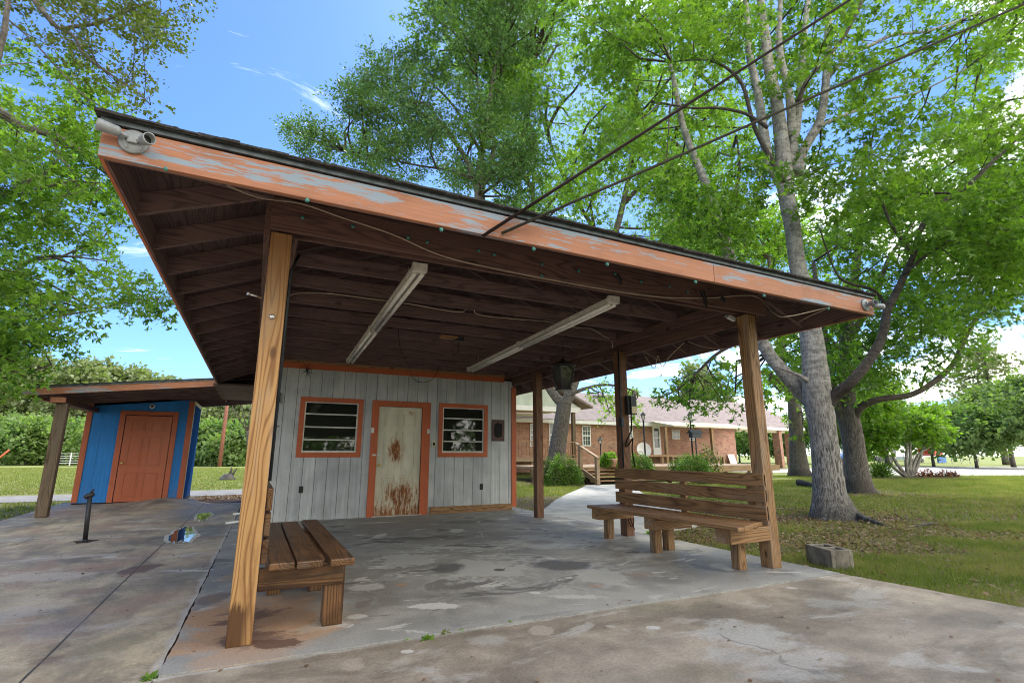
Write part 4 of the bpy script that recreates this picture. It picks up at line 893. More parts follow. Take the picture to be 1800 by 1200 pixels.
cable('cord', [(4.97, 6.0, 1.70), (4.96, 5.99, 1.5), (4.93, 6.0, 1.42), (4.88, 6.02, 1.32), (4.87, 6.03, 1.24), (4.93, 6.02, 1.28), (4.98, 6.0, 1.36), (4.95, 5.99, 1.2), (4.99, 6.0, 0.95)], 0.010, M['wire'], 'tangled black cord below the electrical box')
cable('cord', [(4.88, 6.03, 0.30), (4.86, 6.03, 0.20), (4.90, 6.02, 0.13), (4.94, 6.02, 0.20), (4.92, 6.02, 0.30), (4.88, 6.02, 0.24), (4.95, 6.02, 0.08)], 0.007, M['wire'], 'coiled black cord on the foot of the middle right post')

# =================================================================== BENCHES
def bench(label, xs, side, y0, y1, kind):
    """side=+1: backrest on low-x side and seat opens towards +x; side=-1 the reverse. xs = x of back plane"""
    t = thing('bench', label, 'bench', group='heavy timber benches between the posts')
    X = lambda d: xs+side*d
    def bx_(b, d0, d1, ya, yb, z0, z1): return b.box(X(d0), X(d1), ya, yb, z0, z1)
    # seat planks along Y
    for i, (d0, d1, dy) in enumerate(((0.05, 0.205, 0.06), (0.215, 0.375, 0.05), (0.415, 0.57, 0.0))):
        b = MB(); bx_(b, d0, d1, y0+dy, y1-dy*0.4, 0.405-(0.0 if i == 2 else 0.006), 0.447+(0.006 if i == 2 else 0)); b.build('seat_plank', wood(kind, 'Y'), t, bevel=0.010)
    for i, (z0, z1) in enumerate(((0.44, 0.585), (0.605, 0.745), (0.765, 0.905))):
        b = MB(); bx_(b, 0.0, 0.038, y0+0.10+(0.01*(i % 2)), y1+0.12, z0, z1); b.build('back_plank', wood(kind, 'Y'), t, bevel=0.006)
    for ya in (y0+0.26, y0+1.25, y1-0.30):
        b = MB(); bx_(b, 0.0, 0.53, ya-0.09, ya-0.052, 0.262, 0.403); b.build('cross_rail', wood(kind, 'X'), t, bevel=0.005)
        b = MB(); bx_(b, 0.415, 0.545, ya-0.07, ya+0.06, 0.0, 0.403); b.build('leg', wood('honey' if side < 0 else kind, 'Z'), t, bevel=0.006)
        if ya > y0+1:
            b = MB(); bx_(b, 0.10, 0.20, ya-0.05, ya+0.05, 0.0, 0.40); b.build('leg', wood('honey' if side < 0 else kind, 'Z'), t, bevel=0.006)
            b = MB(); bx_(b, -0.04, -0.003, ya-0.05, ya+0.05, 0.30, 0.90); b.build('back_support', wood(kind, 'Z'), t, bevel=0.004)
    return t
bench('dark wet timber bench between front left post and grey wall', 0.105, +1, 3.70, 6.0, 'bench')
# right-hand bench
t = thing('bench', 'long brown timber bench with three plank back between right posts', 'bench', group='heavy timber benches between the posts')
for i, (a, b_) in enumerate(((4.14, 4.29), (4.30, 4.44), (4.46, 4.60), (4.62, 4.755))):
    MB().box(a, b_, 3.55+0.07*i, 6.02, 0.412-0.003*i, 0.452-0.002*i).build('seat_plank', wood('worn', 'Y'), t, bevel=0.008)
for i, (z0, z1) in enumerate(((0.455, 0.60), (0.635, 0.765), (0.795, 0.925))):
    MB().box(4.79, 4.828 if i != 1 else 4.826, 3.73, 6.22, z0, z1).build('back_plank', wood('worn', 'Y'), t, bevel=0.006)
MB().box(4.829, 4.868, 3.89, 3.98, 0.30, 0.93).build('back_support', wood('worn', 'Z'), t, bevel=0.004)
MB().box(4.829, 4.868, 4.88, 4.97, 0.30, 0.92).build('back_support', wood('worn', 'Z'), t, bevel=0.004)
for ya in (3.80, 4.86, 5.92):
    MB().box(4.22, 4.79, ya-0.09, ya-0.05, 0.270, 0.408).box(4.22, 4.26, ya-0.049, ya+0.10, 0.270, 0.408).build('cross_rail', wood('honey', 'X'), t, bevel=0.005)
for (x, y) in ((4.50, 3.88), (4.36, 4.93), (4.62, 5.0), (4.50, 6.02)):
    MB().box(x-0.052, x+0.052, y-0.05, y+0.052, 0.0, 0.408).build('leg', wood('honey', 'Z'), t, bevel=0.006)

# =================================================================== BLUE SHED
sh = thing('blue_shed', 'bright blue storage shed with orange door and corner boards', 'shed')
SY = 15.12
w = MB(); boards(w, -3.56, -1.46, 0.05, 2.46, SY, 0.30, 0.004, [(-2.83, -1.87, 0.0, 2.07)]); w.build('wall', M['blue'], sh)
MB().box(-3.56, -2.83, SY+0.013, SY+0.06, 0.05, 2.45).box(-1.87, -1.46, SY+0.013, SY+0.06, 0.05, 2.45).box(-2.83, -1.87, SY+0.013, SY+0.06, 2.07, 2.45).build('wall_frame', M['dark'], sh)
MB().box(-1.50, -1.46, SY+0.061, 17.0, 0.05, 2.46).box(-3.56, -3.52, SY+0.061, 17.0, 0.05, 2.35).box(-3.52, -1.50, 16.96, 17.0, 0.05, 2.4).build('side_wall', M['blue_shaded'], sh)
MB().box(-3.58, -3.47, SY-0.02, SY-0.002, 0.06, 2.36).build('corner_board', M['trim'], sh, bevel=.003); MB().box(-1.57, -1.45, SY-0.02, SY-0.002, 0.06, 2.44).build('corner_board', M['trim'], sh, bevel=.003)
MB().box(-1.458, -1.445, SY+0.0, SY+0.10, 0.06, 2.45).box(-1.458, -1.44, SY+0.1, 17.0, 2.37, 2.45).build('corner_board', M['cream'], sh)
MB().box(-3.57, -1.45, SY-0.004, 17.0, -0.02, 0.049).build('sill', M['dark'], sh)
f = MB().box(-2.94, -2.83, SY-0.022, SY-0.002, 0.04, 2.16).box(-1.87, -1.76, SY-0.022, SY-0.002, 0.04, 2.16).box(-2.83, -1.87, SY-0.022, SY-0.002, 2.06, 2.16); f.build('door_frame', M['trim'], sh, bevel=.003)
d2 = panel_door(-2.82, -1.885, 2.045, SY+0.004, M['odoor'], sh, 'orange six panel shed door')
MB().lathe([(0.012, 0), (0.012, 0.03), (0.028, 0.04), (0.03, 0.055), (0.016, 0.066)], (-2.755, SY+0.004, 0.93), (0, -1, 0)).build('knob', M['brass'], d2, True)
lp = thing('wall_lamp', 'round white empty lamp socket above the orange shed door', 'lamp')
q = onY(268, 714, SY)
MB().lathe([(0.055, 0), (0.062, 0.006), (0.055, 0.02), (0.045, 0.03)], (q[0], SY-0.001, q[2]), (0, -1, 0), 20).build('base', M['plate'], lp, True)
MB().lathe([(0.03, 0.0301), (0.03, 0.05), (0.02, 0.051)], (q[0], SY-0.001, q[2]), (0, -1, 0), 16).build('socket', M['rubber'], lp, True)
# lean-to roof over the shed
lt = thing('shed_roof', 'low lean-to roof with orange fascia joining the pavilion above blue shed', 'roof')
X0, X1, YA, YB = -3.93, -0.84, 12.42, 17.35
def lz(x): return 2.19+0.115*(x+3.93)
def slope(b, x0, x1, y0, y1, d0, d1):
    vs = [(x0, y0, lz(x0)+d0), (x1, y0, lz(x1)+d0), (x1, y1, lz(x1)+d0), (x0, y1, lz(x0)+d0), (x0, y0, lz(x0)+d1), (x1, y0, lz(x1)+d1), (x1, y1, lz(x1)+d1), (x0, y1, lz(x0)+d1)]
    return b.add(vs, [(0, 3, 2, 1), (4, 5, 6, 7), (0, 1, 5, 4), (1, 2, 6, 5), (2, 3, 7, 6), (3, 0, 4, 7)])
slope(MB(), X0, X1-0.002, YA, YA+0.035, 0.0, 0.125).build('fascia', M['fascia'], lt)
b = slope(MB(), X0, X0+0.03, YA+0.037, YB, 0.0, 0.12); b.build('fascia', M['fascia_y'], lt)
slope(MB(), X0+0.032, 0.0, YA+0.04, YB, 0.121, 0.137).build('deck', wood('ply', 'Y'), lt)
slope(MB(), X0-0.02, X1-0.002, YA-0.02, YB+0.02, 0.165, 0.18).build('shingles', M['shingle'], lt)
slope(MB(), X0-0.01, X1-0.002, YA-0.010, YA-0.002, 0.127, 0.163).build('drip_edge', M['drip'], lt)
for k in range(9):
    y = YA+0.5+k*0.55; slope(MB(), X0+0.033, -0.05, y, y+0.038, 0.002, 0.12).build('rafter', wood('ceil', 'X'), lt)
MB().box(-3.49, -3.36, 12.50, 15.09, 2.09, 2.20).build('beam', wood('beam', 'Y'), lt)
MB().box(-3.54, -3.31, 12.47, 12.499, 2.09, 2.185).build('end_block', M['fascia'], lt)
MB().box(-3.48, -3.30, 12.60, 12.76, 0.0, 2.089).build('post', wood('grey', 'Z'), lt, bevel=.006)
MB().box(-0.9, 0.0, 12.3, 15.5, 2.56, 2.60).build('ledger', wood('ceil', 'Y'), lt)
# standpipe
sp_ = thing('standpipe', 'black standpipe with spigot rising from the stained side slab', 'pipe')
MB().tube([(-1.90, 8.97, -0.02), (-1.93, 8.97, 0.56)], 0.028, 14).build('pipe', M['rubber'], sp_, True)
MB().lathe([(0.034, 0), (0.034, 0.012), (0.030, 0.02)], (-1.90, 8.97, -0.005), (0, 0, 1), 14).build('collar', M['darkmetal'], sp_, True)
MB().tube([(-1.985, 8.95, 0.55), (-1.96, 8.96, 0.575), (-1.92, 8.97, 0.585), (-1.885, 8.97, 0.60)], [0.024, 0.032, 0.036, 0.022], 12).tube([(-1.93, 8.97, 0.60), (-1.90, 8.96, 0.66)], 0.016, 8).build('spigot', M['rubber'], sp_, True)
tag(MB().add([(-1.9+0.12*math.cos(a)*(1+.3*math.sin(3*a)), 8.97+0.14*math.sin(a)*(1+.3*math.sin(5*a)), -0.006) for a in np.linspace(0, 6.1, 24)], [tuple(range(24))]).build('soil_patch', M['mulch']), 'ring of dark dirt around the foot of the standpipe', 'dirt')
# PVC stubs near the slab edge
tag(MB().tube([(-0.30, 9.9, 0.03), (-0.05, 9.92, 0.045)], 0.020, 10).build('pipe_stub', M['plate'], None, True), 'white plastic pipe stub by the slab edge, nearer the camera', 'pipe', 'white pipe stubs by the left post')
tag(MB().tube([(-0.24, 11.4, 0.02), (-0.05, 11.4, 0.03), (-0.05, 11.4, 0.09)], 0.02, 10).build('pipe_stub', M['plate'], None, True), 'white plastic pipe stub by the slab edge, farther back', 'pipe', 'white pipe stubs by the left post')
# cinder block
cb_ = MB(); A = Vector((5.37, 3.46, 0)); ang = R_(68)
def rb(u, v, z): return (A.x+u*math.cos(ang)-v*math.sin(ang)+0.33, A.y+u*math.sin(ang)+v*math.cos(ang), z)
def rbox(b, u0, u1, v0, v1, z0, z1):
    vs = [rb(u, v, z) for z in (z0, z1) for (u, v) in ((u0, v0), (u1, v0), (u1, v1), (u0, v1))]
    b.add(vs, [(0, 3, 2, 1), (4, 5, 6, 7), (0, 1, 5, 4), (1, 2, 6, 5), (2, 3, 7, 6), (3, 0, 4, 7)])
Lb, Wb, Hb, tb = 0.42, 0.24, 0.15, 0.045
rbox(cb_, 0, Lb, 0, tb, -0.05, Hb); rbox(cb_, 0, Lb, Wb-tb, Wb, -0.05, Hb-0.002)
rbox(cb_, 0, tb, tb, Wb-tb, -0.05, Hb-0.001); rbox(cb_, Lb-tb, Lb, tb, Wb-tb, -0.05, Hb-0.003); rbox(cb_, Lb/2-0.02, Lb/2+0.02, tb, Wb-tb, -0.05, Hb-0.004); rbox(cb_, tb, Lb-tb, tb, Wb-tb, -0.05, 0.0)
tag(cb_.build('cinder_block', M['block'], None, bevel=.006), 'weathered hollow cinder block at the front right slab corner', 'cinder block')
# =================================================================== BRICK HOUSE
HY = 30.2
hs = thing('brick_house', 'long red brick ranch house with pinkish shingle roof', 'house')
MB().box(9.0, 35.9, HY, HY+8.5, 0.0, 3.25).build('wall', M['brick'], hs)
def gable_roof(mb, x0, x1, ya, yb, ze, zr, th=0.12):
    ym = (ya+yb)/2
    for z in (0, th):
        vs = [(x0, ya, ze+z), (x1, ya, ze+z), (x1, ym, zr+z), (x0, ym, zr+z), (x1, yb, ze+z), (x0, yb, ze+z)]
        mb.add(vs, [(0, 1, 2, 3), (3, 2, 4, 5)] if z else [(3, 2, 1, 0), (5, 4, 2, 3)])
    n = len(mb.v)-12; mb.f += [(n, n+1, n+7, n+6), (n+1, n+2, n+8, n+7), (n+2, n+4, n+10, n+8), (n+3, n, n+6, n+9), (n+5, n+3, n+9, n+11), (n+4, n+5, n+11, n+10)]
    return mb
rf = gable_roof(MB(), 8.5, 44.2, HY-0.6, HY+9.1, 3.36, 5.95).build('roof', M['roofpink'], hs)
MB().box(8.5, 44.2, HY-0.63, HY-0.601, 3.20, 3.44).build('gutter', M['white'], hs)
MB().box(8.5, 44.2, HY-0.60, HY-0.002, 3.26, 3.30).build('soffit', M['white'], hs)
MB().lathe([(0.5, 0), (0.55, 0.1), (0.3, 0.3), (0.05, 0.34)], (24.8, HY+3.6, 5.75), (0, 0, 1), 16).build('roof_vent', M['white'], rf, True)
MB().tube([(24.2, HY+1.6, 4.4), (24.2, HY+1.6, 5.0)], 0.05, 8).build('roof_pipe', M['white'], rf)
# white gable end at the far right
MB().add([(44.0, HY-0.55, 3.45), (44.0, HY+9.0, 3.45), (44.0, HY+4.25, 5.85), (43.9, HY-0.55, 3.45), (43.9, HY+9.0, 3.45), (43.9, HY+4.25, 5.85)], [(0, 1, 2), (5, 4, 3)]).build('gable_end', M['white'], hs)
for i, (x, w_) in enumerate(((41.0, 0.35), (42.6, 0.85))):
    MB().box(x, x+w_, HY-0.35, HY+0.35, 0.0, 3.26).build('brick_column', M['brick'], hs)
MB().box(36.0, 44.0, HY-0.15, HY+0.15, 3.0, 3.255).build('carport_beam', M['soffit'], hs)
def hwin(px0, py0, px1, py1, rows=2, cols=3):
    a, b = onY(px0, py0, HY), onY(px1, py1, HY); x0, x1, z1, z0 = a[0], b[0], a[2], b[2]
    f = MB(); t = 0.07; y0, y1 = HY-0.05, HY-0.003
    f.box(x0-t, x1+t, y0, y1, z1, z1+t).box(x0-t, x1+t, y0, y1, z0-t, z0).box(x0-t, x0, y0, y1, z0, z1).box(x1, x1+t, y0, y1, z0, z1)
    zm = (z0+z1)/2; f.box(x0, x1, y0-0.005, y1, zm-0.04, zm+0.04)
    for k in range(1, cols): x = x0+(x1-x0)*k/cols; f.box(x-0.012, x+0.012, y0+0.02, y1, z0, z1)
    for z in ((z0+zm)/2, (z1+zm)/2): f.box(x0, x1, y0+0.021, y1+0.001, z-0.012, z+0.012)
    w_ = f.build('window', M['white'], hs); MB().box(x0, x1, HY-0.02, HY-0.0045, z0, z1).build('pane', M['glassfar'], w_)
for q in ((1024, 749, 1037, 782), (1098, 748.5, 1111, 769), (1281-99.5, 757, 1293-99.5, 770), (966, 745, 978, 783), (933, 746, 943, 783), (1212, 765, 1220, 772)): hwin(*q)
a, b = onY(1145, 741, HY), onY(1162, 797.5, HY)
hd = MB().box(a[0], b[0], HY-0.06, HY-0.003, 1.12, 3.24).build('door', M['white'], hs)
MB().box(a[0]+0.16, b[0]-0.16, HY-0.075, HY-0.061, 1.65, 2.35).box(a[0]+0.16, b[0]-0.16, HY-0.075, HY-0.061, 2.42, 3.08).build('pane', M['glassfar'], hd)
MB().box(33.9, 34.5, HY-0.02, HY-0.003, 0.45, 0.7).build('crawl_vent', M['black'], hs)
MB().box(24.6, 24.75, HY-0.1, HY-0.003, 2.55, 2.95).build('wall_light', M['white'], hs)
# porch awning over the side door
aw = thing('porch_awning', 'cream flat awning on two posts over the white house door', 'awning')
MB().add([(26.3, HY-0.64, 3.50), (34.4, HY-0.64, 3.50), (34.4, HY-3.0, 3.05), (26.3, HY-3.0, 3.05), (26.3, HY-0.64, 3.57), (34.4, HY-0.64, 3.57), (34.4, HY-3.0, 3.14), (26.3, HY-3.0, 3.14)], [(0, 1, 2, 3), (7, 6, 5, 4), (3, 2, 6, 7), (0, 3, 7, 4), (1, 0, 4, 5), (2, 1, 5, 6)]).build('roof_panel', M['soffit'], aw)
for px in (1172, 1254):
    q = onY(px, 800, HY-2.8); MB().box(q[0]-0.10, q[0]+0.10, HY-2.9, HY-2.7, 0.0, 3.07).build('post', wood('honey', 'Z'), aw)
# landing below the door
ld = thing('door_landing', 'small wooden landing in front of the white house door', 'landing')
MB().box(26.3, 31.6, HY-2.6, HY-0.1, 0.95, 1.1).build('platform', wood('deck', 'X'), ld)
for x in (26.4, 28.9, 31.4): MB().box(x, x+0.15, HY-2.55, HY-2.4, 0, 0.949).build('leg', wood('deck', 'Z'), ld)
# sign boards and board leaning on the brick wall
tag(MB().bar((35.0, HY-0.5, 0.02), (35.0, HY-0.15, 1.15), 0.75, 0.04, (0, -1, 0.3)).build('leaning_board', M['white'], None), 'white board leaning against the right end of brick house', 'board')
# left gabled porch
po = thing('house_porch', 'gabled porch with pale green siding on the left of brick house', 'porch')
PY = 25.5
c1 = onY(1036, 716, PY); cL = onY(880, 716, PY); apx = onY(905, 640, PY)
zc = c1[2]-0.05
gx0, gx1 = 7.6, c1[0]; gm_ = (gx0+gx1)/2; rise = (gx1-gx0)*0.22
MB().add([(gx0, PY, zc), (gx1-0.7, PY, zc), (gm_, PY, zc+rise), (gx0, PY+0.1, zc), (gx1-0.7, PY+0.1, zc), (gm_, PY+0.1, zc+rise)], [(0, 1, 2), (5, 4, 3), (0, 3, 4, 1), (1, 4, 5, 2), (2, 5, 3, 0)]).build('gable_siding', None or simple('pale_green_lap_siding', (0.52, 0.58, 0.50), 0.7, 0, 0.1, 3), po)
for s, xe in ((-1, gx0), (1, gx1)):
    MB().add([(gm_, PY-0.4, zc+rise+0.05), (xe, PY-0.4, zc-0.02), (xe, HY-0.7, zc-0.02), (gm_, HY-0.7, zc+rise+0.05), (gm_, PY-0.4, zc+rise+0.2), (xe, PY-0.4, zc+0.1), (xe, HY-0.7, zc+0.1), (gm_, HY-0.7, zc+rise+0.2)], [(0, 1, 2, 3), (7, 6, 5, 4), (0, 4, 5, 1), (1, 5, 6, 2), (2, 6, 7, 3)]).build('roof_slope', M['roofpink'], po)
for z in [zc+0.18*k for k in range(1, 8)]:
    pass
MB().box(gx0, gx1-0.65, PY-0.02, PY-0.004, zc-0.28, zc).build('trim', M['white'], po)
MB().box(gx0, gx1-0.65, PY+0.001, HY-0.7, zc-0.06, zc-0.005).build('ceiling', M['soffit'], po)
for px in (1012,): 
    q = onY(px, 780, PY); MB().box(q[0]-0.1, q[0]+0.1, PY+0.1, PY+0.3, 0.0, zc-0.281).build('post', wood('grey', 'Z'), po)
MB().box(7.6, 16.9, HY-0.4, HY-0.05, 3.22, zc-0.07).build('inner_wall', M['cream'], po)
MB().box(7.6, onY(1017, 800, PY)[0], PY-0.1, HY-0.1, 0.75, 0.95).build('floor', wood('deck', 'X'), po)
for px in (905, 935, 958, 1012): 
    q = onY(px, 800, PY); MB().box(q[0]-0.06, q[0]+0.06, PY+0.0, PY+0.12, 0.0, 0.749).build('pier', wood('deck', 'Z'), po)
# railing on porch
rl = thing('porch_railing', 'brown baluster railing along the gabled porch', 'railing')
x0 = onY(890, 790, PY)[0]; x1 = onY(1015, 790, PY)[0]
MB().box(x0, x1, PY-0.08, PY-0.02, 1.82, 1.88).box(x0, x1, PY-0.08, PY-0.02, 1.05, 1.10).build('rail', wood('honey', 'X'), rl)
x = x0+0.05
while x < x1: MB().box(x, x+0.04, PY-0.07, PY-0.03, 1.101, 1.819).build('baluster', wood('honey', 'Z'), rl); x += 0.17
# raised deck with steps
dk = thing('garden_deck', 'low wooden deck with broad steps at the end of the walkway', 'deck')
DZ = 0.62
MB().box(11.0, 24.5, 18.05, 23.5, DZ-0.10, DZ).build('floor', wood('deck', 'X'), dk)
MB().box(11.0, 24.5, 18.0, 18.045, DZ-0.28, DZ-0.002).build('rim_board', wood('deck', 'X'), dk)
for x in np.arange(11.1, 24.5, 1.6): MB().box(x, x+0.12, 18.1, 18.22, 0, DZ-0.101).build('pier', wood('deck', 'Z'), dk)
for k in range(4):
    z = 0.13+0.125*k; y = 16.75+0.32*k
    MB().box(12.25, 15.9, y, y+0.33, z-0.035, z).build('step', wood('honey', 'X'), dk)
    if k > 1: MB().box(12.25, 15.9, y+0.28, y+0.30, z-0.12, z-0.036).build('riser', wood('honey', 'X'), dk)
for x in (12.2, 15.9): MB().bar((x, 16.8, 0.0), (x, 18.05, 0.50), 0.04, 0.2).build('stringer', wood('deck', 'Y'), dk)
MB().box(12.05, 12.19, 16.75, 16.89, 0.0, 1.05).box(12.05, 12.19, 17.9, 18.04, 0.3, 1.55).bar((12.10, 16.7, 1.0), (12.10, 18.2, 1.58), 0.14, 0.05).build('stair_rail', wood('deck', 'Z'), dk)
lat = MB()
for k in range(14):
    x = 9.9+0.16*k; lat.bar((x, 18.02, 0.0), (x+0.5, 18.02, 0.5), 0.02, 0.03, (0, 1, 0)); lat.bar((x+0.5, 18.0, 0.0), (x, 18.0, 0.5), 0.02, 0.03, (0, 1, 0))
lat.box(9.85, 12.5, 17.98, 18.04, 0.50, 0.56).box(9.85, 9.95, 17.98, 18.04, 0.0, 0.5)
tag(lat.build('lattice_panel', wood('grey', 'X')), 'diagonal wooden lattice panel left of the deck steps', 'lattice')
# bench-like rail at the far side of deck
br = thing('deck_rail', 'broad flat wooden rail along the back of the garden deck', 'rail')
MB().box(17.5, 24.4, 22.2, 22.6, 1.02, 1.12).build('rail_cap', wood('deck', 'X'), br)
for x in (17.7, 20.5, 24.0): MB().box(x, x+0.15, 22.3, 22.45, DZ+.001, 1.019).build('post', wood('deck', 'Z'), br)
# lamp posts
def lamp_post(px, ptop, D, zb, label, h=None):
    q = onD(px, ptop, D); z1 = q[2]; t = thing('lamp_post', label, 'lamp post', group='black lantern lamp posts on the deck')
    x, y = q[0], q[1]; s = (z1-zb)/2.4
    MB().tube([(x, y, zb), (x, y, z1-0.38*s)], 0.038*max(s, .7), 10).lathe([(0.09, 0), (0.09, 0.05), (0.05, 0.12), (0.04, 0.3)], (x, y, zb), (0, 0, 1), 12).build('pole', M['black'], t, True)
    MB().lathe([(0.06, 0), (0.085, 0.10), (0.11, 0.22), (0.10, 0.221)], (x, y, z1-0.38*s), (0, 0, 1), 8).build('lantern_glass', M['plate'], t)
    MB().lathe([(0.14, 0), (0.12, 0.03), (0.05, 0.10), (0.015, 0.14), (0.02, 0.17)], (x, y, z1-0.158*s), (0, 0, 1), 8).build('lantern_cap', M['black'], t)
    fr_ = MB()
    for k in range(4):
        a = k*math.pi/2; fr_.bar((x+0.065*math.cos(a), y+0.065*math.sin(a), z1-0.38*s), (x+0.12*math.cos(a), y+0.12*math.sin(a), z1-0.16*s), 0.015, 0.015)
    fr_.build('lantern_frame', M['black'], t)
lamp_post(1130, 723, 24.0, 0.6, 'black lamp post in front of the white satellite dish')
lamp_post(1212, 723, 24.0, 0.6, 'black lamp post beside the bird feeder')
lamp_post(1055, 769, 24.0, 0.3, 'shortest black lamp post, just right of the deck steps rail')
# satellite dish
ds = thing('satellite_dish', 'white satellite dish low against the brick wall', 'satellite dish')
q = onD(1131, 791, 27.0)
MB().lathe([(0.02, 0.0), (0.22, 0.03), (0.38, 0.10), (0.385, 0.11), (0.37, 0.105), (0.2, 0.045), (0.02, 0.02)], q, (-0.35, -0.9, 0.3), 24).build('dish', M['plate'], ds, True)
MB().tube([Vector(q), Vector(q)+Vector((0, 0.1, -0.4)), (q[0], q[1]+0.1, 0.0)], 0.03, 8).build('mast', M['galv'], ds)
# bird feeder
bf = thing('bird_feeder', 'dark roofed bird feeder hanging near the second lamp post', 'bird feeder')
q = Vector(onD(1222, 764, 22.0))
MB().add([(q.x-0.33, q.y-0.16, q.z+0.06), (q.x+0.33, q.y-0.16, q.z+0.06), (q.x+0.33, q.y, q.z+0.22), (q.x-0.33, q.y, q.z+0.22), (q.x+0.33, q.y+0.16, q.z+0.06), (q.x-0.33, q.y+0.16, q.z+0.06)], [(0, 1, 2, 3), (3, 2, 4, 5), (0, 5, 4, 1), (1, 4, 2), (0, 3, 5)]).build('roof', M['darkmetal'], bf)
MB().box(q.x-0.26, q.x+0.26, q.y-0.1, q.y+0.1, q.z-0.12, q.z+0.055).build('seed_box', M['darkmetal'], bf)
MB().tube([q+Vector((0, 0, -0.12)), (q.x, q.y, 0.0)], 0.03, 8).build('pole', M['darkmetal'], bf)
# pots and white urn on the deck
q = onD(1077, 815, 22.0)
pt = thing('flower_pot', 'pink flower pot with green plant at the top of the steps', 'flower pot')
MB().lathe([(0.14, 0), (0.19, 0.28), (0.21, 0.30), (0.20, 0.34), (0.17, 0.33)], (q[0], q[1], DZ), (0, 0, 1), 18).build('pot', M['pink'], pt, True)

# =================================================================== FOLIAGE MACHINERY
def nrm(v): return v/np.maximum(np.linalg.norm(v, axis=-1, keepdims=True), 1e-9)
def leaves(rng, P, D, size, kind, flat=0.55):
    """one leaf per row of P; kind 'maple' = three lobes, 'oval' = folded blade, 'needle' """
    n = len(P); s = size*rng.uniform(0.5, 1.4, (n, 1))
    up_ = np.tile([0, 0, 1.0], (n, 1)); nn = nrm(up_*flat+rng.normal(0, 0.5, (n, 3)))
    d = nrm(D+rng.normal(0, 0.45, (n, 3))); d = nrm(d-nn*(d*nn).sum(1, keepdims=True)); b = np.cross(nn, d)
    if kind == 'maple':
        tm = np.array([(0, 0, 0), (.30, .20, .03), (1.0, 0, -.06), (.30, -.20, .03), (.42, .62, -.04), (.0, .34, .02), (.42, -.62, -.04), (.0, -.34, .02)])
        fc = np.array([(0, 3, 2, 1), (0, 1, 4, 5), (0, 7, 6, 3)])
    elif kind == 'oval':
        tm = np.array([(0, 0, 0), (.5, .24, .05), (1.0, 0, -.08), (.5, -.24, .05)]); fc = np.array([(0, 3, 2, 1)])
    elif kind == 'broad':
        tm = np.array([(0, 0, 0), (.5, .40, .08), (1.0, 0, -.08), (.5, -.40, .08)]); fc = np.array([(0, 3, 2, 1)])
    else:
        tm = np.array([(0, 0.05, 0), (1, .02, 0), (1, -.02, 0), (0, -0.05, 0)]); fc = np.array([(0, 3, 2, 1)])
    V = P[:, None, :]+s[:, None, :]*(tm[None, :, 0:1]*d[:, None, :]+tm[None, :, 1:2]*b[:, None, :]+tm[None, :, 2:3]*nn[:, None, :])
    k = len(tm); F = (fc[None]+np.arange(n)[:, None, None]*k).reshape(-1, 4)
    return V.reshape(-1, 3), F
def sticks(P0, P1, r0, r1, n=3):
    """many tapering prisms"""
    P0 = np.asarray(P0); P1 = np.asarray(P1); m_ = len(P0); d = nrm(P1-P0)
    ref = np.where(np.abs(d[:, 2:3]) > 0.9, np.array([[1.0, 0, 0]]), np.array([[0, 0, 1.0]])); a = nrm(np.cross(d, ref)); b = np.cross(d, a)
    r0 = np.broadcast_to(np.asarray(r0, float).reshape(-1, 1), (m_, 1)); r1 = np.broadcast_to(np.asarray(r1, float).reshape(-1, 1), (m_, 1))
    V = []
    for P, r in ((P0, r0), (P1, r1)):
        for j in range(n):
            t = 2*math.pi*j/n; V.append(P+r*(a*math.cos(t)+b*math.sin(t)))
    V = np.stack(V, 1).reshape(-1, 3); q = np.array([(j, (j+1) % n, n+(j+1) % n, n+j) for j in range(n)])
    return V, (q[None]+np.arange(m_)[:, None, None]*2*n).reshape(-1, 4)
class Acc:
    def __init__(s): s.V = []; s.F = []; s.n = 0
    def add(s, V, F): s.V.append(V); s.F.append(F+s.n); s.n += len(V)
    def get(s): return np.concatenate(s.V), np.concatenate(s.F)
def smooth_path(pts, rad, sub=5):
    P = [Vector(p) for p in pts]; out = []; ro = []
    for i in range(len(P)-1):
        p0, p1, p2, p3 = P[max(i-1, 0)], P[i], P[i+1], P[min(i+2, len(P)-1)]
        for k in range(sub):
            t = k/sub; out.append(0.5*((2*p1)+(p2-p0)*t+(2*p0-5*p1+4*p2-p3)*t*t+(3*p1-p0-3*p2+p3)*t**3)); ro.append(rad[i]+(rad[i+1]-rad[i])*t)
    out.append(P[-1]); ro.append(rad[-1]); return out, ro
def limb_mesh(mb, pts, rad, n=12, seed=0, rough=0.06, sub=5, flare=False):
    out, ro = smooth_path(pts, rad, sub); r = random.Random(seed); st = len(mb.v)
    mb.tube(out, ro, n)
    ph = [r.uniform(0, 6.28) for _ in range(4)]
    for i in range(len(out)):
        for j in range(n):
            a = 2*math.pi*j/n; k = rough*(math.sin(3*a+ph[0]+i*.35)*.6+math.sin(5*a+ph[1]-i*.5)*.4+r.uniform(-.5, .5))
            if flare and i < sub*1.6: k += 0.20*(1-i/(sub*1.6))*max(0, math.sin(4*a+ph[2]))
            v = Vector(mb.v[st+i*n+j]); c = out[i]; v = c+(v-c)*(1+k); mb.v[st+i*n+j] = tuple(v)
    return out, ro
def poly_in(poly, pts):
    x, y = pts[:, 0], pts[:, 1]; c = np.zeros(len(pts), bool); n = len(poly); j = n-1
    for i in range(n):
        xi, yi = poly[i]; xj, yj = poly[j]
        c ^= ((yi > y) != (yj > y)) & (x < (xj-xi)*(y-yi)/((yj-yi) or 1e-9)+xi); j = i
    return c
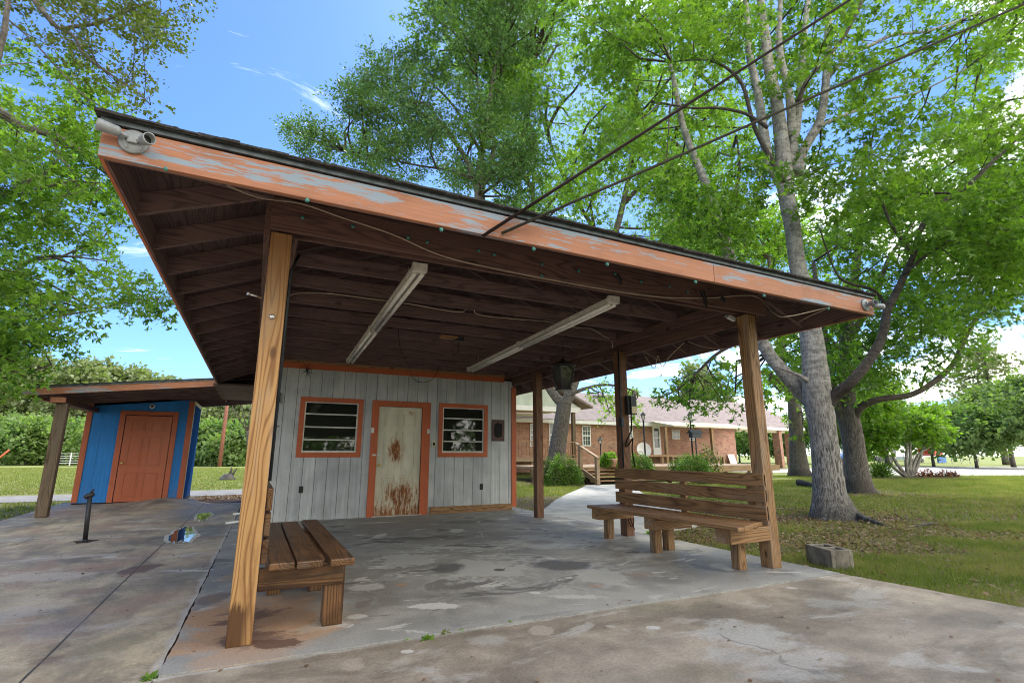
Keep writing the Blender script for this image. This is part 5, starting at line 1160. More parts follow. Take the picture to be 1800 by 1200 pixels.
def centers_from(rng, poly, n, D0, D1):
    """clump centres spread through a volume whose silhouette was measured from the photograph"""
    poly = np.array(poly, float); lo, hi = poly.min(0), poly.max(0); out = []
    while len(out) < n:
        q = rng.uniform(lo, hi, (n*3, 2)); q = q[poly_in(poly, q)]
        for a in q[:n-len(out)]: out.append(onD(a[0], a[1], rng.uniform(D0, D1)))
    return np.array(out)
def make_tree(name, label, limbs, cents, crad, nsprig, nleaf, leaf, kind, lm, bm, seed, group=None, spread=0.28, twigs=True, subtw=3, droop=0.0, cat='tree', flare=True, sides=12, flat=0.55, tr0=0.02):
    rng = np.random.default_rng(seed); t = thing(name, label, cat, group=group)
    mb = MB(); md = MB(); nodes = []; nr = []
    for i, (pts, rad, *dk_) in enumerate(limbs):
        o_, r_ = limb_mesh(md if dk_ else mb, pts, rad, sides if i == 0 else max(7, sides-3), seed+i, 0.05, 5, flare and i == 0)
        nodes += [tuple(q) for q in (o_[len(o_)//2:] if i == 0 else o_)]; nr += (r_[len(r_)//2:] if i == 0 else r_)
    if mb.v: mb.build('trunk', bm, t, True)
    if md.v: md.build('limbs', M['limbbark'], t, True)
    nodes = np.array(nodes) if nodes else None
    cents = np.asarray(cents); crad = np.broadcast_to(np.asarray(crad, float), (len(cents),))
    acc = Acc(); la = Acc()
    if nodes is not None and twigs:
        dd = ((cents[:, None]-nodes[None])**2).sum(-1); k = dd.argmin(1); A = nodes[k]; B = cents
        L_ = np.linalg.norm(B-A, axis=1, keepdims=True)
        keep = L_[:, 0] < 5.5
        A, B, L_ = A[keep], B[keep], L_[keep]
        m1 = A+(B-A)*0.35+rng.normal(0, 0.06, A.shape)*L_+np.array([0, 0, 1])*L_*0.03
        m2 = A+(B-A)*0.70+rng.normal(0, 0.05, A.shape)*L_+np.array([0, 0, 1])*L_*0.04
        r0 = np.clip(L_[:, 0]*0.011, 0.01, 0.05)*tr0/0.02
        for (p, q, a, b) in ((A, m1, 1, .8), (m1, m2, .8, .55), (m2, B, .55, .3)):
            acc.add(*sticks(p, q, r0*a, r0*b, 5))
    ref = 0.8*np.percentile(crad, 90); nfull = nsprig
    for c, r in zip(cents, crad):
        nsprig = max(3, int(nfull*(r/ref)**2))
        g = rng.normal(0, 1, (nsprig, 3)); g = nrm(g)*(rng.uniform(0.15, 1, (nsprig, 1))**0.5)*r; g[:, 2] *= 0.62
        S = c+g; D = nrm(g*np.array([1, 1, 0.5])+rng.normal(0, 0.35*r, g.shape)); D[:, 2] -= droop; D = nrm(D)
        if twigs:
            ns = min(nsprig, subtw); acc.add(*sticks(np.tile(c, (ns, 1)), S[:ns], 0.006*tr0/0.02, 0.003*tr0/0.02, 3))
        ln = spread*rng.uniform(0.7, 1.3, (nsprig, 1)); E_ = S+D*ln
        if twigs: acc.add(*sticks(S, E_, 0.0035*tr0/0.02, 0.0015*tr0/0.02, 3))
        u = rng.uniform(0, 1, (nsprig, nleaf, 1)); P = S[:, None]+D[:, None]*ln[:, None]*u+rng.normal(0, 0.22*spread, (nsprig, nleaf, 3))
        DD = np.repeat(D[:, None], nleaf, 1)+rng.normal(0, 0.6, (nsprig, nleaf, 3))
        la.add(*leaves(rng, P.reshape(-1, 3), DD.reshape(-1, 3), leaf, kind, flat))
    if acc.n: fast('branches', *acc.get(), M['twig'], t)
    fast('crown', *la.get(), lm, t)
    return t
def PD(lst, D): return [tuple(onD(a, b, D if len(r) == 0 else r[0])) for a, b, *r in lst]

# =================================================================== TREES
rngc = np.random.default_rng(77)
D1 = 10.1
# 1. big maple right of the pavilion
def px_r(px, D): return px/890*D/1.0
T1 = [
 (PD([(1470, 925), (1464, 900), (1458, 865), (1451, 800), (1446, 750), (1437, 700), (1432, 650), (1428, 600), (1415, 520), (1402, 470), (1393, 400), (1382, 340), (1376, 300)], D1), [.54, .41, .285, .245, .24, .265, .235, .215, .185, .16, .155, .165, .15]),
 (PD([(1378, 320), (1352, 290), (1342, 230), (1330, 150), (1318, 100), (1312, 20), (1300, -120)], D1), [.13, .11, .10, .085, .08, .06, .04]),
 (PD([(1380, 310), (1374, 250), (1365, 180), (1350, 110), (1345, 60), (1335, -20), (1330, -160)], D1), [.17, .15, .13, .115, .10, .08, .05]),
 (PD([(1392, 240), (1388, 170), (1372, 100), (1370, 40), (1375, -60)], D1), [.10, .09, .08, .06, .04]),
 (PD([(1388, 290), (1400, 220), (1408, 150), (1412, 80), (1420, 0), (1430, -120)], D1), [.12, .085, .08, .07, .06, .04]),
 (PD([(1400, 305), (1412, 265), (1440, 215), (1450, 160), (1455, 90), (1457, 20), (1470, -120)], D1), [.14, .105, .09, .085, .08, .07, .04]),
 (PD([(1403, 180), (1420, 140), (1450, 105), (1480, 70), (1500, 35), (1517, -5), (1540, -100)], D1-.6), [.05, .045, .04, .038, .035, .03, .02], 1),
 (PD([(1457, 135), (1490, 100), (1530, 80), (1570, 62), (1630, 55), (1700, 30), (1800, -20)], D1), [.05, .045, .04, .035, .03, .025, .015]),
 (PD([(1440, 222), (1470, 208), (1510, 193), (1560, 175), (1620, 160), (1700, 120)], D1-.4), [.045, .035, .03, .025, .02, .012]),
 (PD([(1378, 320), (1350, 270), (1325, 220), (1305, 150), (1270, 115), (1230, 105), (1180, 110)], D1-.8), [.06, .05, .042, .036, .03, .022, .012], 1),
 (PD([(1350, 225), (1310, 200), (1260, 190), (1215, 190), (1160, 180)], D1-.9), [.04, .032, .026, .02, .01], 1),
 # left limb, passing behind the roof edge and out again above it
 (PD([(1446, 722), (1412, 690), (1382, 660), (1352, 622), (1325, 570), (1300, 500), (1283, 455), (1265, 390), (1235, 310), (1210, 250), (1195, 200), (1180, 120), (1150, 0)], D1+.4), [.20, .17, .145, .125, .13, .13, .125, .11, .09, .075, .07, .05, .03]),
 (PD([(1352, 622), (1310, 600), (1260, 622), (1215, 665), (1180, 690), (1150, 700)], D1+1.2), [.07, .05, .035, .025, .018, .012], 1),
 (PD([(1265, 395), (1290, 350), (1300, 300), (1295, 240)], D1+.4), [.05, .04, .03, .02], 1),
 (PD([(1420, 668), (1395, 655), (1365, 645)], D1-.1), [.05, .03, .015]),
 # dark limb sweeping right
 (PD([(1438, 728, 10.1), (1464, 698, 9.95), (1500, 667), (1533, 625), (1552, 587), (1560, 545), (1572, 520), (1592, 480), (1607, 445), (1622, 395), (1665, 350), (1700, 327), (1750, 280), (1800, 233), (1880, 160)], D1-.5), [.16, .115, .095, .088, .08, .075, .07, .06, .052, .05, .045, .04, .035, .03, .02], 1),
 (PD([(1560, 540), (1535, 510), (1500, 500), (1470, 480), (1440, 400)], D1+.2), [.04, .03, .03, .02, .012], 1),
 (PD([(1592, 480), (1640, 440), (1700, 410), (1780, 400), (1850, 380)], D1-.6), [.03, .026, .022, .018, .01], 1),
 (PD([(1607, 450), (1570, 400), (1545, 340), (1530, 280), (1540, 200)], D1-.5), [.04, .03, .024, .02, .012], 1),
]
c_a = centers_from(rngc, [(1000, -160), (1850, -220), (1900, 470), (1720, 500), (1560, 430), (1470, 400), (1440, 330), (1330, 330), (1300, 420), (1160, 380), (1040, 280)], 165, 8.0, 14.0)
c_b = centers_from(rngc, [(1480, 380), (1640, 300), (1880, 300), (1880, 500), (1700, 560), (1560, 470)], 26, 8.0, 12.0)
c_c = centers_from(rngc, [(1130, 700), (1210, 660), (1300, 610), (1310, 720), (1250, 745), (1190, 720)], 26, 10.5, 14.0)
c_d = centers_from(rngc, [(1120, 360), (1240, 300), (1330, 420), (1330, 490), (1240, 440)], 12, 9.5, 12.5)
make_tree('maple_tree', 'largest grey trunked maple on lawn right of pavilion, many stems', T1, np.concatenate([c_a, c_b, c_c, c_d]),
          np.concatenate([rngc.uniform(.45, .85, len(c_a)), rngc.uniform(.4, .7, len(c_b)), rngc.uniform(.14, .26, len(c_c)), rngc.uniform(.4, .7, len(c_d))]),
          29, 11, 0.105, 'maple', M['maple'], M['bark'], 11, sides=18)
# 2. second maple
D2 = 16.6
T2 = [
 (PD([(1512, 872), (1508, 855), (1502, 800), (1497, 760), (1490, 725), (1488, 680), (1487, 620), (1490, 565), (1500, 510), (1508, 440), (1515, 350), (1520, 250)], D2), [.58, .42, .32, .31, .32, .23, .21, .19, .14, .12, .09, .05]),
 (PD([(1495, 755), (1475, 720), (1462, 670), (1452, 610), (1440, 540), (1430, 460)], D2), [.22, .17, .14, .13, .10, .06]),
 (PD([(1494, 756, 16.6), (1510, 718, 16.3), (1545, 702), (1600, 694), (1640, 672), (1678, 636), (1698, 585), (1735, 545), (1790, 518), (1850, 500)], D2-.5), [.15, .12, .10, .09, .085, .08, .065, .055, .04, .025], 1),
 (PD([(1490, 600), (1515, 560), (1540, 520), (1560, 460), (1600, 400)], D2), [.12, .11, .09, .07, .04]),
 (PD([(1685, 620), (1715, 560), (1740, 500), (1760, 440)], D2-.5), [.05, .04, .03, .02], 1),
 (PD([(1487, 640), (1465, 600), (1440, 580)], D2-.3), [.06, .04, .02])]
c2 = centers_from(rngc, [(1440, 560), (1470, 420), (1600, 280), (1900, 260), (1900, 520), (1760, 560), (1690, 620), (1650, 640), (1560, 640), (1520, 700), (1440, 680)], 84, 13.5, 19)
make_tree('maple_tree', 'second maple on the right lawn with a long low limb reaching right', T2, c2, rngc.uniform(.7, 1.15, len(c2)), 30, 11, 0.135, 'maple', M['maple2'], M['bark2'], 12, sides=14, tr0=.03, spread=.4)
# 3. third maple further back
D3 = 29.0
T3 = [
 (PD([(1408, 838), (1405, 825), (1400, 770), (1397, 720), (1392, 690), (1378, 650), (1372, 600), (1360, 520), (1350, 440)], D3), [.75, .50, .38, .36, .30, .22, .2, .15, .08]),
 (PD([(1397, 720), (1405, 680), (1412, 620), (1410, 560)], D3), [.2, .17, .13, .08]),
 (PD([(1392, 700), (1370, 670), (1340, 655), (1320, 640)], D3), [.13, .1, .07, .04])]
c3 = centers_from(rngc, [(1150, 400), (1400, 360), (1490, 540), (1470, 690), (1400, 700), (1350, 690), (1330, 600), (1320, 520), (1200, 430)], 42, 25, 32)
c3b = centers_from(rngc, [(1370, 745), (1430, 735), (1425, 765), (1385, 765)], 4, 28, 29.5)
make_tree('maple_tree', 'farthest thin trunked maple beside the carport column', T3, np.concatenate([c3, c3b]), np.concatenate([rngc.uniform(1.1, 1.9, len(c3)), np.full(4, .5)]), 26, 10, 0.26, 'maple', M['maple'], M['bark2'], 13, sides=12, tr0=.05, spread=.6)
# 4. tree seen past the grey building, its crown rising over the roof
D0 = 22.8
T0 = [
 (PD([(972, 850), (976, 838), (979, 800), (984, 760), (989, 728), (993, 705)], D0), [.75, .52, .38, .35, .33, .32]),
 (PD([(991, 712), (975, 695), (960, 670), (940, 610), (930, 500), (935, 400), (940, 250)], D0), [.24, .2, .2, .18, .15, .12, .06]),
 (PD([(993, 710), (1003, 690), (1010, 670), (1030, 600), (1060, 480), (1090, 380), (1110, 280), (1120, 150)], D0), [.26, .24, .22, .2, .18, .15, .12, .06]),
 (PD([(1005, 692), (1025, 684), (1060, 676), (1095, 680), (1120, 690)], D0-.8), [.10, .08, .06, .04, .03]),
 (PD([(1070, 440), (1000, 330), (960, 230), (930, 120)], D0), [.12, .09, .07, .04], 1),
 (PD([(1095, 360), (1170, 270), (1220, 150), (1240, 40)], D0), [.12, .09, .07, .04], 1)]
c0a = centers_from(rngc, [(870, 400), (860, 290), (830, 230), (770, 130), (745, 30), (760, -140), (1330, -140), (1330, 220), (1280, 400), (1230, 430), (1080, 410), (960, 390)], 170, 18.5, 27)
c0b = centers_from(rngc, [(1045, 678), (1110, 670), (1125, 705), (1105, 745), (1075, 735), (1050, 705)], 12, 20, 23)
make_tree('maple_tree', 'forked maple by the house porch, lime crown above the pavilion roof', T0, np.concatenate([c0a, c0b]), np.concatenate([rngc.uniform(.9, 1.5, len(c0a)), rngc.uniform(.25, .42, len(c0b))]), 32, 11, 0.15, 'maple', M['lime'], M['bark2'], 14, sides=12, tr0=.045, spread=.5)
# 5. darker oak in the middle
D5 = 20.0
T5 = [
 (PD([(850, 838), (846, 700), (842, 500), (843, 365), (843, 320), (848, 260), (858, 200), (868, 130), (880, 60), (890, -40)], D5), [.42, .34, .28, .24, .20, .14, .12, .10, .07, .04]),
 (PD([(842, 345), (828, 300), (812, 268), (792, 240), (770, 215), (720, 190)], D5), [.16, .13, .10, .08, .06, .03]),
 (PD([(845, 330), (862, 290), (868, 245), (852, 205), (840, 150), (835, 90)], D5), [.14, .12, .09, .07, .05, .03]),
 (PD([(835, 315), (790, 300), (730, 290), (660, 275), (600, 262)], D5), [.07, .05, .04, .03, .015], 1),
 (PD([(846, 270), (800, 190), (740, 130), (690, 100)], D5+.5), [.08, .06, .045, .02], 1),
 (PD([(868, 290), (900, 280), (940, 285)], D5), [.06, .04, .02], 1)]
c5 = centers_from(rngc, [(500, 262), (510, 240), (550, 205), (600, 190), (612, 140), (640, 115), (690, 85), (735, 75), (750, 20), (765, -130), (960, -130), (950, 120), (920, 380), (870, 350), (840, 300), (800, 330), (700, 320), (600, 290)], 150, 17.3, 23)
make_tree('oak_tree', 'dull green oak behind the pavilion roof, left of lime maple', T5, c5, rngc.uniform(.55, 1.0, len(c5)), 42, 13, 0.135, 'oval', M['oak'], M['bark2'], 15, sides=10, tr0=.04, spread=.42)
# 6. left maple hanging into the frame
DL = 8.8
TL = [
 ([(-8.6, 3.2, -0.1), (-8.6, 3.2, 1.0), (-8.5, 3.3, 2.6), (-8.3, 3.5, 4.2), (-8.2, 3.6, 6.0), (-8.3, 3.8, 8.0)], [.5, .34, .30, .26, .2, .1]),
 ([(-8.3, 3.5, 4.2)]+PD([(-120, 130), (0, 197), (45, 225), (85, 235), (125, 255), (165, 285), (230, 340)], DL-.5), [.16, .10, .085, .075, .07, .06, .05, .03]),
 ([(-8.4, 3.4, 2.9)]+PD([(-150, 640), (0, 580), (60, 555), (120, 545), (180, 540)], DL), [.14, .08, .04, .03, .02, .01]),
 ([(-8.4, 3.4, 3.1)]+PD([(-150, 560), (-20, 500), (20, 480), (60, 455), (110, 450), (200, 460)], DL), [.12, .07, .04, .035, .03, .02, .01]),
 ([(-8.3, 3.5, 3.6)]+PD([(-150, 420), (0, 345), (30, 330), (70, 310), (95, 290), (110, 260)], DL-1), [.12, .07, .04, .03, .025, .02, .01]),
 ([(-8.3, 3.5, 3.6)]+PD([(-150, 440), (0, 358), (60, 335), (120, 320), (180, 322)], DL-.8), [.1, .06, .035, .03, .02, .01]),
 ([(-8.4, 3.4, 2.6)]+PD([(-150, 760), (-20, 680), (20, 665), (60, 650), (90, 640)], DL), [.1, .05, .03, .025, .02, .01]),
 (PD([(95, 240), (105, 275), (125, 300), (145, 340)], DL-.5), [.035, .03, .02, .01])]
cL_ = centers_from(rngc, [(-190, 40), (30, 85), (100, 90), (165, 150), (190, 260), (225, 350), (255, 420), (285, 480), (305, 525), (270, 548), (190, 540), (150, 565), (85, 585), (55, 625), (15, 665), (-20, 700), (-190, 740)], 98, 6.8, 11)
make_tree('maple_tree', 'bright maple reaching in from left edge over the blue shed', TL, cL_, rngc.uniform(.38, .62, len(cL_)), 31, 11, 0.085, 'maple', M['maple'], M['bark2'], 16, sides=10, tr0=.02, spread=.26)
# 7. small-leaved oak over the top left corner
DA = 6.2
TA = [
 ([(-9.4, 0.5, -0.1), (-9.4, 0.5, 2.0), (-9.1, 0.8, 5.0), (-8.8, 1.0, 8.0)], [.35, .25, .2, .12]),
 ([(-9.1, 0.8, 5.0)]+PD([(-150, -120), (20, -50), (60, 0), (85, 32), (105, 50), (130, 47), (175, 40), (230, 17), (300, -10)], DA), [.12, .06, .045, .04, .035, .03, .026, .02, .016, .01]),
 (PD([(105, 50), (130, 65), (150, 98), (190, 128), (240, 162), (265, 185)], DA), [.03, .025, .02, .016, .012, .006]),
 ([(-9.1, 0.8, 5.0)]+PD([(-200, 200), (-30, 130), (3, 75), (12, 20), (18, -10), (40, -80)], DA-.6), [.12, .06, .04, .035, .03, .028, .02]),
 (PD([(15, 35), (60, 75), (110, 130), (150, 170), (190, 195)], DA), [.012, .012, .01, .008, .005])]
cA = centers_from(rngc, [(120, -110), (420, -110), (372, 8), (320, 25), (290, 45), (300, 90), (318, 135), (300, 160), (272, 185), (235, 185), (200, 130), (160, 60)], 62, 5.5, 7.3)
cA2 = centers_from(rngc, [(-80, -80), (120, -80), (170, 60), (200, 140), (170, 165), (80, 95), (-60, 50)], 34, 5.5, 7.5)
ccs = np.concatenate([cA, cA2])
make_tree('oak_tree', 'small leaved lacy oak branches hanging across the top left sky', TA, ccs, np.concatenate([rngc.uniform(.16, .34, len(cA)), rngc.uniform(.2, .36, len(cA2))]), 13, 9, 0.052, 'broad', M['lace'], M['bark2'], 17, sides=10, tr0=.012, spread=.16, flare=False)
# 8. multi-stemmed shrubby tree in the flower bed
D8 = 27.2
base = onD(1597, 840, D8)
T8 = []
for pts in ([(1597, 840), (1593, 815), (1594, 790), (1594, 765), (1590, 735)], [(1596, 840), (1575, 812), (1565, 790), (1545, 775), (1515, 760)], [(1598, 840), (1600, 810), (1600, 780), (1605, 740)],
            [(1599, 840), (1608, 812), (1618, 795), (1640, 782), (1655, 770)], [(1600, 840), (1612, 820), (1622, 790), (1630, 770)], [(1594, 838), (1570, 820), (1560, 800), (1550, 770)]):
    T8.append((PD(pts, D8), [.11, .08, .065, .05, .03][:len(pts)] if len(pts) == 5 else [.11, .08, .06, .03]))
c8 = centers_from(rngc, [(1515, 785), (1505, 730), (1530, 690), (1590, 680), (1650, 700), (1672, 745), (1650, 790), (1610, 765), (1560, 775), (1530, 795)], 34, 25.8, 28.6)
make_tree('crape_myrtle', 'multi stemmed small green tree in the red flower bed', T8, c8, rngc.uniform(.5, .8, len(c8)), 26, 10, 0.2, 'broad', M['maple'], M['bark'], 18, sides=8, tr0=.03, spread=.35, flare=False)
# ---- distant trees: each one its own crown and trunk
def far_tree(name, label, px, ybase, ytop, D, wpx, lm, kind='broad', leaf=0.5, seed=0, trunk_to=0.35, n=26, shape='round', group=None, sp=26):
    rng = np.random.default_rng(seed); b = onD(px, ybase, D); top = onD(px, ytop, D); H = top[2]-b[2]; b = np.array([b[0], b[1], -0.05]); W = wpx/890*D/2
    cs = []; rr = []
    for k in range(n):
        u = rng.uniform(0, 1)
        if shape == 'pine': zf = 0.45+0.55*u; w = W*(1.0-0.55*max(0, (u-.45)/.55))*rng.uniform(.2, 1); r = W*.36
        elif shape == 'bush': zf = 0.12+0.80*u; w = W*math.sqrt(max(0.05, 1-(u-.15)**2))*rng.uniform(0, 1)**.5*.8; r = W*.34
        else: zf = trunk_to+(0.93-trunk_to)*u; w = W*math.sqrt(max(0.05, 1-(2*u-.9)**2))*rng.uniform(0, 1)**.5*.85; r = W*.32
        a = rng.uniform(0, 6.28); cs.append((b[0]+w*math.cos(a), b[1]+w*math.sin(a), b[2]+H*zf)); rr.append(r*rng.uniform(.7, 1.2))
    limbs = [([tuple(b), (b[0]+rng.uniform(-.2, .2), b[1], b[2]+H*.4), (b[0]+rng.uniform(-.3, .3), b[1], b[2]+H*.9)], [H*.026, H*.018, H*.006])]
    return make_tree(name, label, limbs, cs, rr, sp, 8, leaf, kind, lm, M['bark2'], seed, group, spread=leaf*2.2, twigs=shape != 'bush', subtw=3, tr0=.02*H/4, sides=8, flare=False)
G1 = 'distant trees beyond the left field'; G2 = 'distant trees beyond the right lawn'
LP_ = [(-60, 618, 120, 78, 'leftmost pine on the skyline behind overhanging maple'), (40, 632, 95, 82, 'second pine from left on the far skyline'), (118, 640, 80, 76, 'pine showing just above the left end of shed roof'),
       (150, 634, 60, 88, 'tallest rounded pine above the shed roof'), (196, 642, 64, 84, 'broad pine above the middle of shed roof'), (236, 655, 44, 88, 'narrow pine above shed roof, right of broad one'), (270, 668, 44, 95, 'lowest distant treetop left of the pavilion eave'), (330, 690, 90, 90, 'pine hidden mostly behind the shed roof'), (405, 682, 90, 80, 'tall far tree seen between the shed and post')]
for i, (px, yt, w, D, lab) in enumerate(LP_): far_tree('pine_tree', lab, px, 812, yt, D, w*1.15, M['pine'], 'broad', 0.7, 100+i, n=30, shape='round', group=G1, trunk_to=.25, sp=30)
LB_ = [(-30, 735, 120, 62, 'leftmost low bushy tree along the far field edge'), (45, 738, 120, 60, 'wide light green bushy tree behind the leaning shed post'), (118, 742, 90, 64, 'light green bushy tree between shed post and blue wall'), (180, 745, 90, 60, 'bushy tree hidden behind the blue shed'),
       (365, 742, 80, 58, 'bushy green tree left of the reddish utility pole'), (425, 736, 80, 57, 'bushy green tree right of the reddish utility pole'), (400, 770, 60, 55, 'low round bush at the foot of the utility pole'), (300, 745, 100, 60, 'bushy tree behind the right side of blue shed')]
for i, (px, yt, w, D, lab) in enumerate(LB_): far_tree('bushy_tree', lab, px, 815, yt, D, w*1.1, M['farleaf'] if i % 3 else M['fardark'], 'broad', 0.42, 140+i, n=30, shape='bush', group=G1, sp=30)
RB_ = [(1715, 700, 120, 46, 'light green rounded tree right of the myrtle', 'farleaf'), (1780, 655, 100, 50, 'tall dark green tree at the right frame edge', 'fardark'), (1640, 705, 90, 52, 'light tree behind the right half of the myrtle', 'farleaf'), (1850, 640, 140, 42, 'dark green tree just beyond the right frame edge', 'fardark'),
       (1560, 650, 130, 60, 'hazy green tree behind the long low maple limb', 'fardark'), (1500, 690, 90, 66, 'green tree seen between the two larger maple trunks', 'farleaf'), (1450, 700, 100, 70, 'green tree behind the largest maple trunk', 'farleaf'), (1340, 745, 90, 75, 'green tree seen through the carport', 'farleaf'), (1300, 740, 80, 80, 'darker tree seen through carport by the brick corner', 'fardark'), (1395, 730, 90, 72, 'tree seen right of the carport columns', 'farleaf')]
for i, (px, yt, w, D, lab, mm) in enumerate(RB_): far_tree('bushy_tree', lab, px, 810, yt, D, w*1.15, M[mm], 'broad', 0.34, 180+i, n=30, shape='round', trunk_to=.30, group=G2, sp=30)
far_tree('pine_tree', 'tall pine with flat open layers at upper right edge', 1768, 812, 606, 62, 150, M['pine'], 'broad', 0.36, 201, n=26, shape='pine', group=G2, sp=22)
far_tree('pine_tree', 'pale pine rising behind the brick house roof', 1235, 812, 640, 75, 110, M['pine'], 'broad', 0.6, 202, n=24, shape='pine', group=G2, sp=20)
far_tree('bushy_tree', 'bright green treetop above the brick house roof', 1112, 812, 676, 58, 60, M['farleaf'], 'broad', 0.34, 203, n=22, shape='round', group=G2)
far_tree('bushy_tree', 'small green treetop over the house roof vent', 1160, 812, 690, 66, 40, M['farleaf'], 'broad', 0.34, 205, n=14, shape='round', group=G2)
# trees behind the camera (they shade the drive and show in the window glass)
for i, (x, y, H, W, lab) in enumerate(((-7, -17, 11, 4.6, 'shade tree behind the drive, left'), (4, -19.0, 10, 4.8, 'shade tree behind the drive, middle'), (13, -18, 11, 4.8, 'shade tree behind the drive, right'), (20, -11, 10, 4.6, 'shade tree behind the drive, far right'))):
    rng = np.random.default_rng(300+i); cs = [(x+W*rng.uniform(-1, 1)*.9, y+W*rng.uniform(-1, 1)*.6, H*rng.uniform(.10, 1)) for _ in range(85)]
    make_tree('shade_tree', lab+' side', [([(x, y, -.05), (x, y, 2), (x+.2, y, H*.5), (x+.1, y, H*.9)], [.4, .28, .2, .06]), ([(x, y, 2.2), (x-1.2, y+.4, 4), (x-2.6, y+.6, 6)], [.16, .11, .04]), ([(x, y, 2.4), (x+1.2, y+.6, 4.2), (x+2.6, y+1, 6.4)], [.16, .11, .04])],
              cs, rng.uniform(.9, 1.5, 85), 22, 8, 0.28, 'maple', M['lime'], M['bark2'], 310+i, tr0=.04, spread=.5)

# =================================================================== SHRUBS, FLOWERS, GRASS
def shrub(name, label, c, rx, ry, h, n, leaf, lm, seed, group=None, cat='shrub', kind='broad'):
    rng = np.random.default_rng(seed); t = thing(name, label, cat, group=group)
    c = np.array(c, float); st0 = []; st1 = []
    for k in range(16):
        a = rng.uniform(0, 6.28); e = c+np.array([rx*.8*math.cos(a), ry*.8*math.sin(a), h*rng.uniform(.4, .9)]); st0.append(c); st1.append(e)
    fast('stems', *sticks(st0, st1, .012, .005, 4), M['twig'], t)
    g = nrm(rng.normal(0, 1, (n, 3)))*rng.uniform(.5, 1, (n, 1))**.35; g[:, 2] = np.abs(g[:, 2]); lump = 1+.18*np.sin(5*np.arctan2(g[:, 1], g[:, 0])+seed)[:, None]
    g = g*(.55+.45*rng.uniform(0, 1, (n, 1))**.2); P = c+g*lump*np.array([rx, ry, h]); fast('foliage', *leaves(rng, P, g+np.array([0, 0, .5]), leaf, kind), lm, t); return t
q = onD(1010, 838, 19.8); shrub('azalea_shrub', 'loose green azalea left of the deck steps', (q[0], q[1]+1.0, 0), 1.0, .8, 1.05, 7500, .058, M['azalea'], 1)
q = onD(1120, 826, 22.5); shrub('azalea_shrub', 'green azalea partly behind the middle right post', (q[0], q[1], 0.1), 0.9, .8, 1.05, 7500, .058, M['azalea'], 2)
q = onD(1215, 828, 22.0); shrub('azalea_shrub', 'dense rounded azalea right of the door landing', (q[0], q[1], 0.05), 1.05, .9, 1.05, 11000, .055, M['azalea'], 3)
q = onD(1245, 800, 24.0); shrub('garden_shrub', 'thin pinkish shrub behind the dense azalea', (q[0], q[1], 0.0), .7, .5, 1.5, 900, .10, M['lace'], 4)
q = onD(1070, 812, 22.2); shrub('potted_plant', 'lime green leafy plant growing at the top of the steps', (q[0], q[1], 0.62), .42, .35, .55, 1500, .10, M['lime'], 5, cat='plant')
q = onD(1550, 838, 27.0); shrub('lily_clump', 'upright clump of green lily leaves left of the myrtle', (q[0], q[1], -.02), .35, .3, .55, 500, .45, M['azalea'], 6, cat='plant', kind='needle')
q = onD(1487, 830, 20.0); shrub('red_shrub', 'red leaved shrub behind the largest maple trunk', (q[0], q[1], -.02), .4, .4, .95, 900, .09, M['redleaf'], 7)
mulch = [tuple(onD(a, b, D)[:2]) for a, b, D in ((1510, 845, 26.2), (1560, 846, 25.8), (1680, 846, 26.2), (1690, 838, 28.5), (1600, 836, 29.5), (1515, 838, 28.6))]
struct(MB().prism(mulch, -.06, -.012).build('flower_bed', M['mulch']))
for i, (px, rr) in enumerate(((1618, .3), (1632, .26), (1645, .34), (1662, .28), (1676, .24))):
    q = onD(px, 838, 27.4); shrub('red_bedding_plant', ['first', 'second', 'third', 'fourth', 'fifth'][i]+' red bedding plant counted rightward from the myrtle', (q[0], q[1], -.02), rr, rr, .30+.1*(i % 2), 160, .08, M['redleaf'], 20+i, 'red bedding plants in the flower bed', 'plant')
# grass blades and leaf litter
def scatter_grass(name, pts, h, w, m, seed):
    rng = np.random.default_rng(seed); n = len(pts); a = rng.uniform(0, 6.28, n); hh = h*rng.uniform(.5, 1.3, (n, 1)); b = np.stack([np.cos(a), np.sin(a), np.zeros(n)], 1)*w
    lean = rng.normal(0, .45, (n, 3))*hh; lean[:, 2] = hh[:, 0]; P = np.asarray(pts)
    V = np.stack([P-b, P+b, P+lean+b*.2, P+lean-b*.2], 1).reshape(-1, 3); F = np.arange(n*4).reshape(n, 4)
    o = fast(name, V, F, m); o['kind'] = 'stuff'; return o
def hardscape(p):
    x, y = p[:, 0], p[:, 1]
    m_ = (x < 5.27+np.maximum(0, 2-y)*0.04) & (x > -.3) & (y < 16)
    m_ |= poly_in([(5.2, 6.2), (6.7, 6.5), (7.95, 7.95), (9.65, 10.95), (11.45, 13.55), (13.35, 15.9), (13.1, 16.8), (11.5, 16.75), (10.15, 15.25), (8.5, 13.45), (6.95, 11.65), (5.55, 9.8), (5.2, 9.4)], p)
    m_ |= (x > 11) & (x < 24.6) & (y > 16.6) & (y < 23.6)
    return m_
def soil(p, rng):
    x, y = p[:, 0], p[:, 1]; s = np.zeros(len(p))
    for (cx_, cy_, r0, r1) in ((9.6, 5.7, .4, 2.8), (17.3, 10.0, .5, 2.6), (6.4, 6.2, .5, 2.2), (7.6, 4.6, .3, 1.7), (6.6, 11.6, .8, 2.6), (12, 19.7, .8, 4)):
        s = np.maximum(s, np.clip((r1-np.hypot(x-cx_, y-cy_))/(r1-r0), 0, 1))
    n_ = .5+.3*np.sin(x*2.1+y*1.3+np.sin(y*1.7))+.3*np.sin(x*.9-y*2.7+1.3+np.sin(x*2.2))+.2*np.sin(x*6.1+1)*np.sin(y*5.3)+rng.normal(0, .25, len(p))
    return s*.7+n_*.36
rng = np.random.default_rng(5)
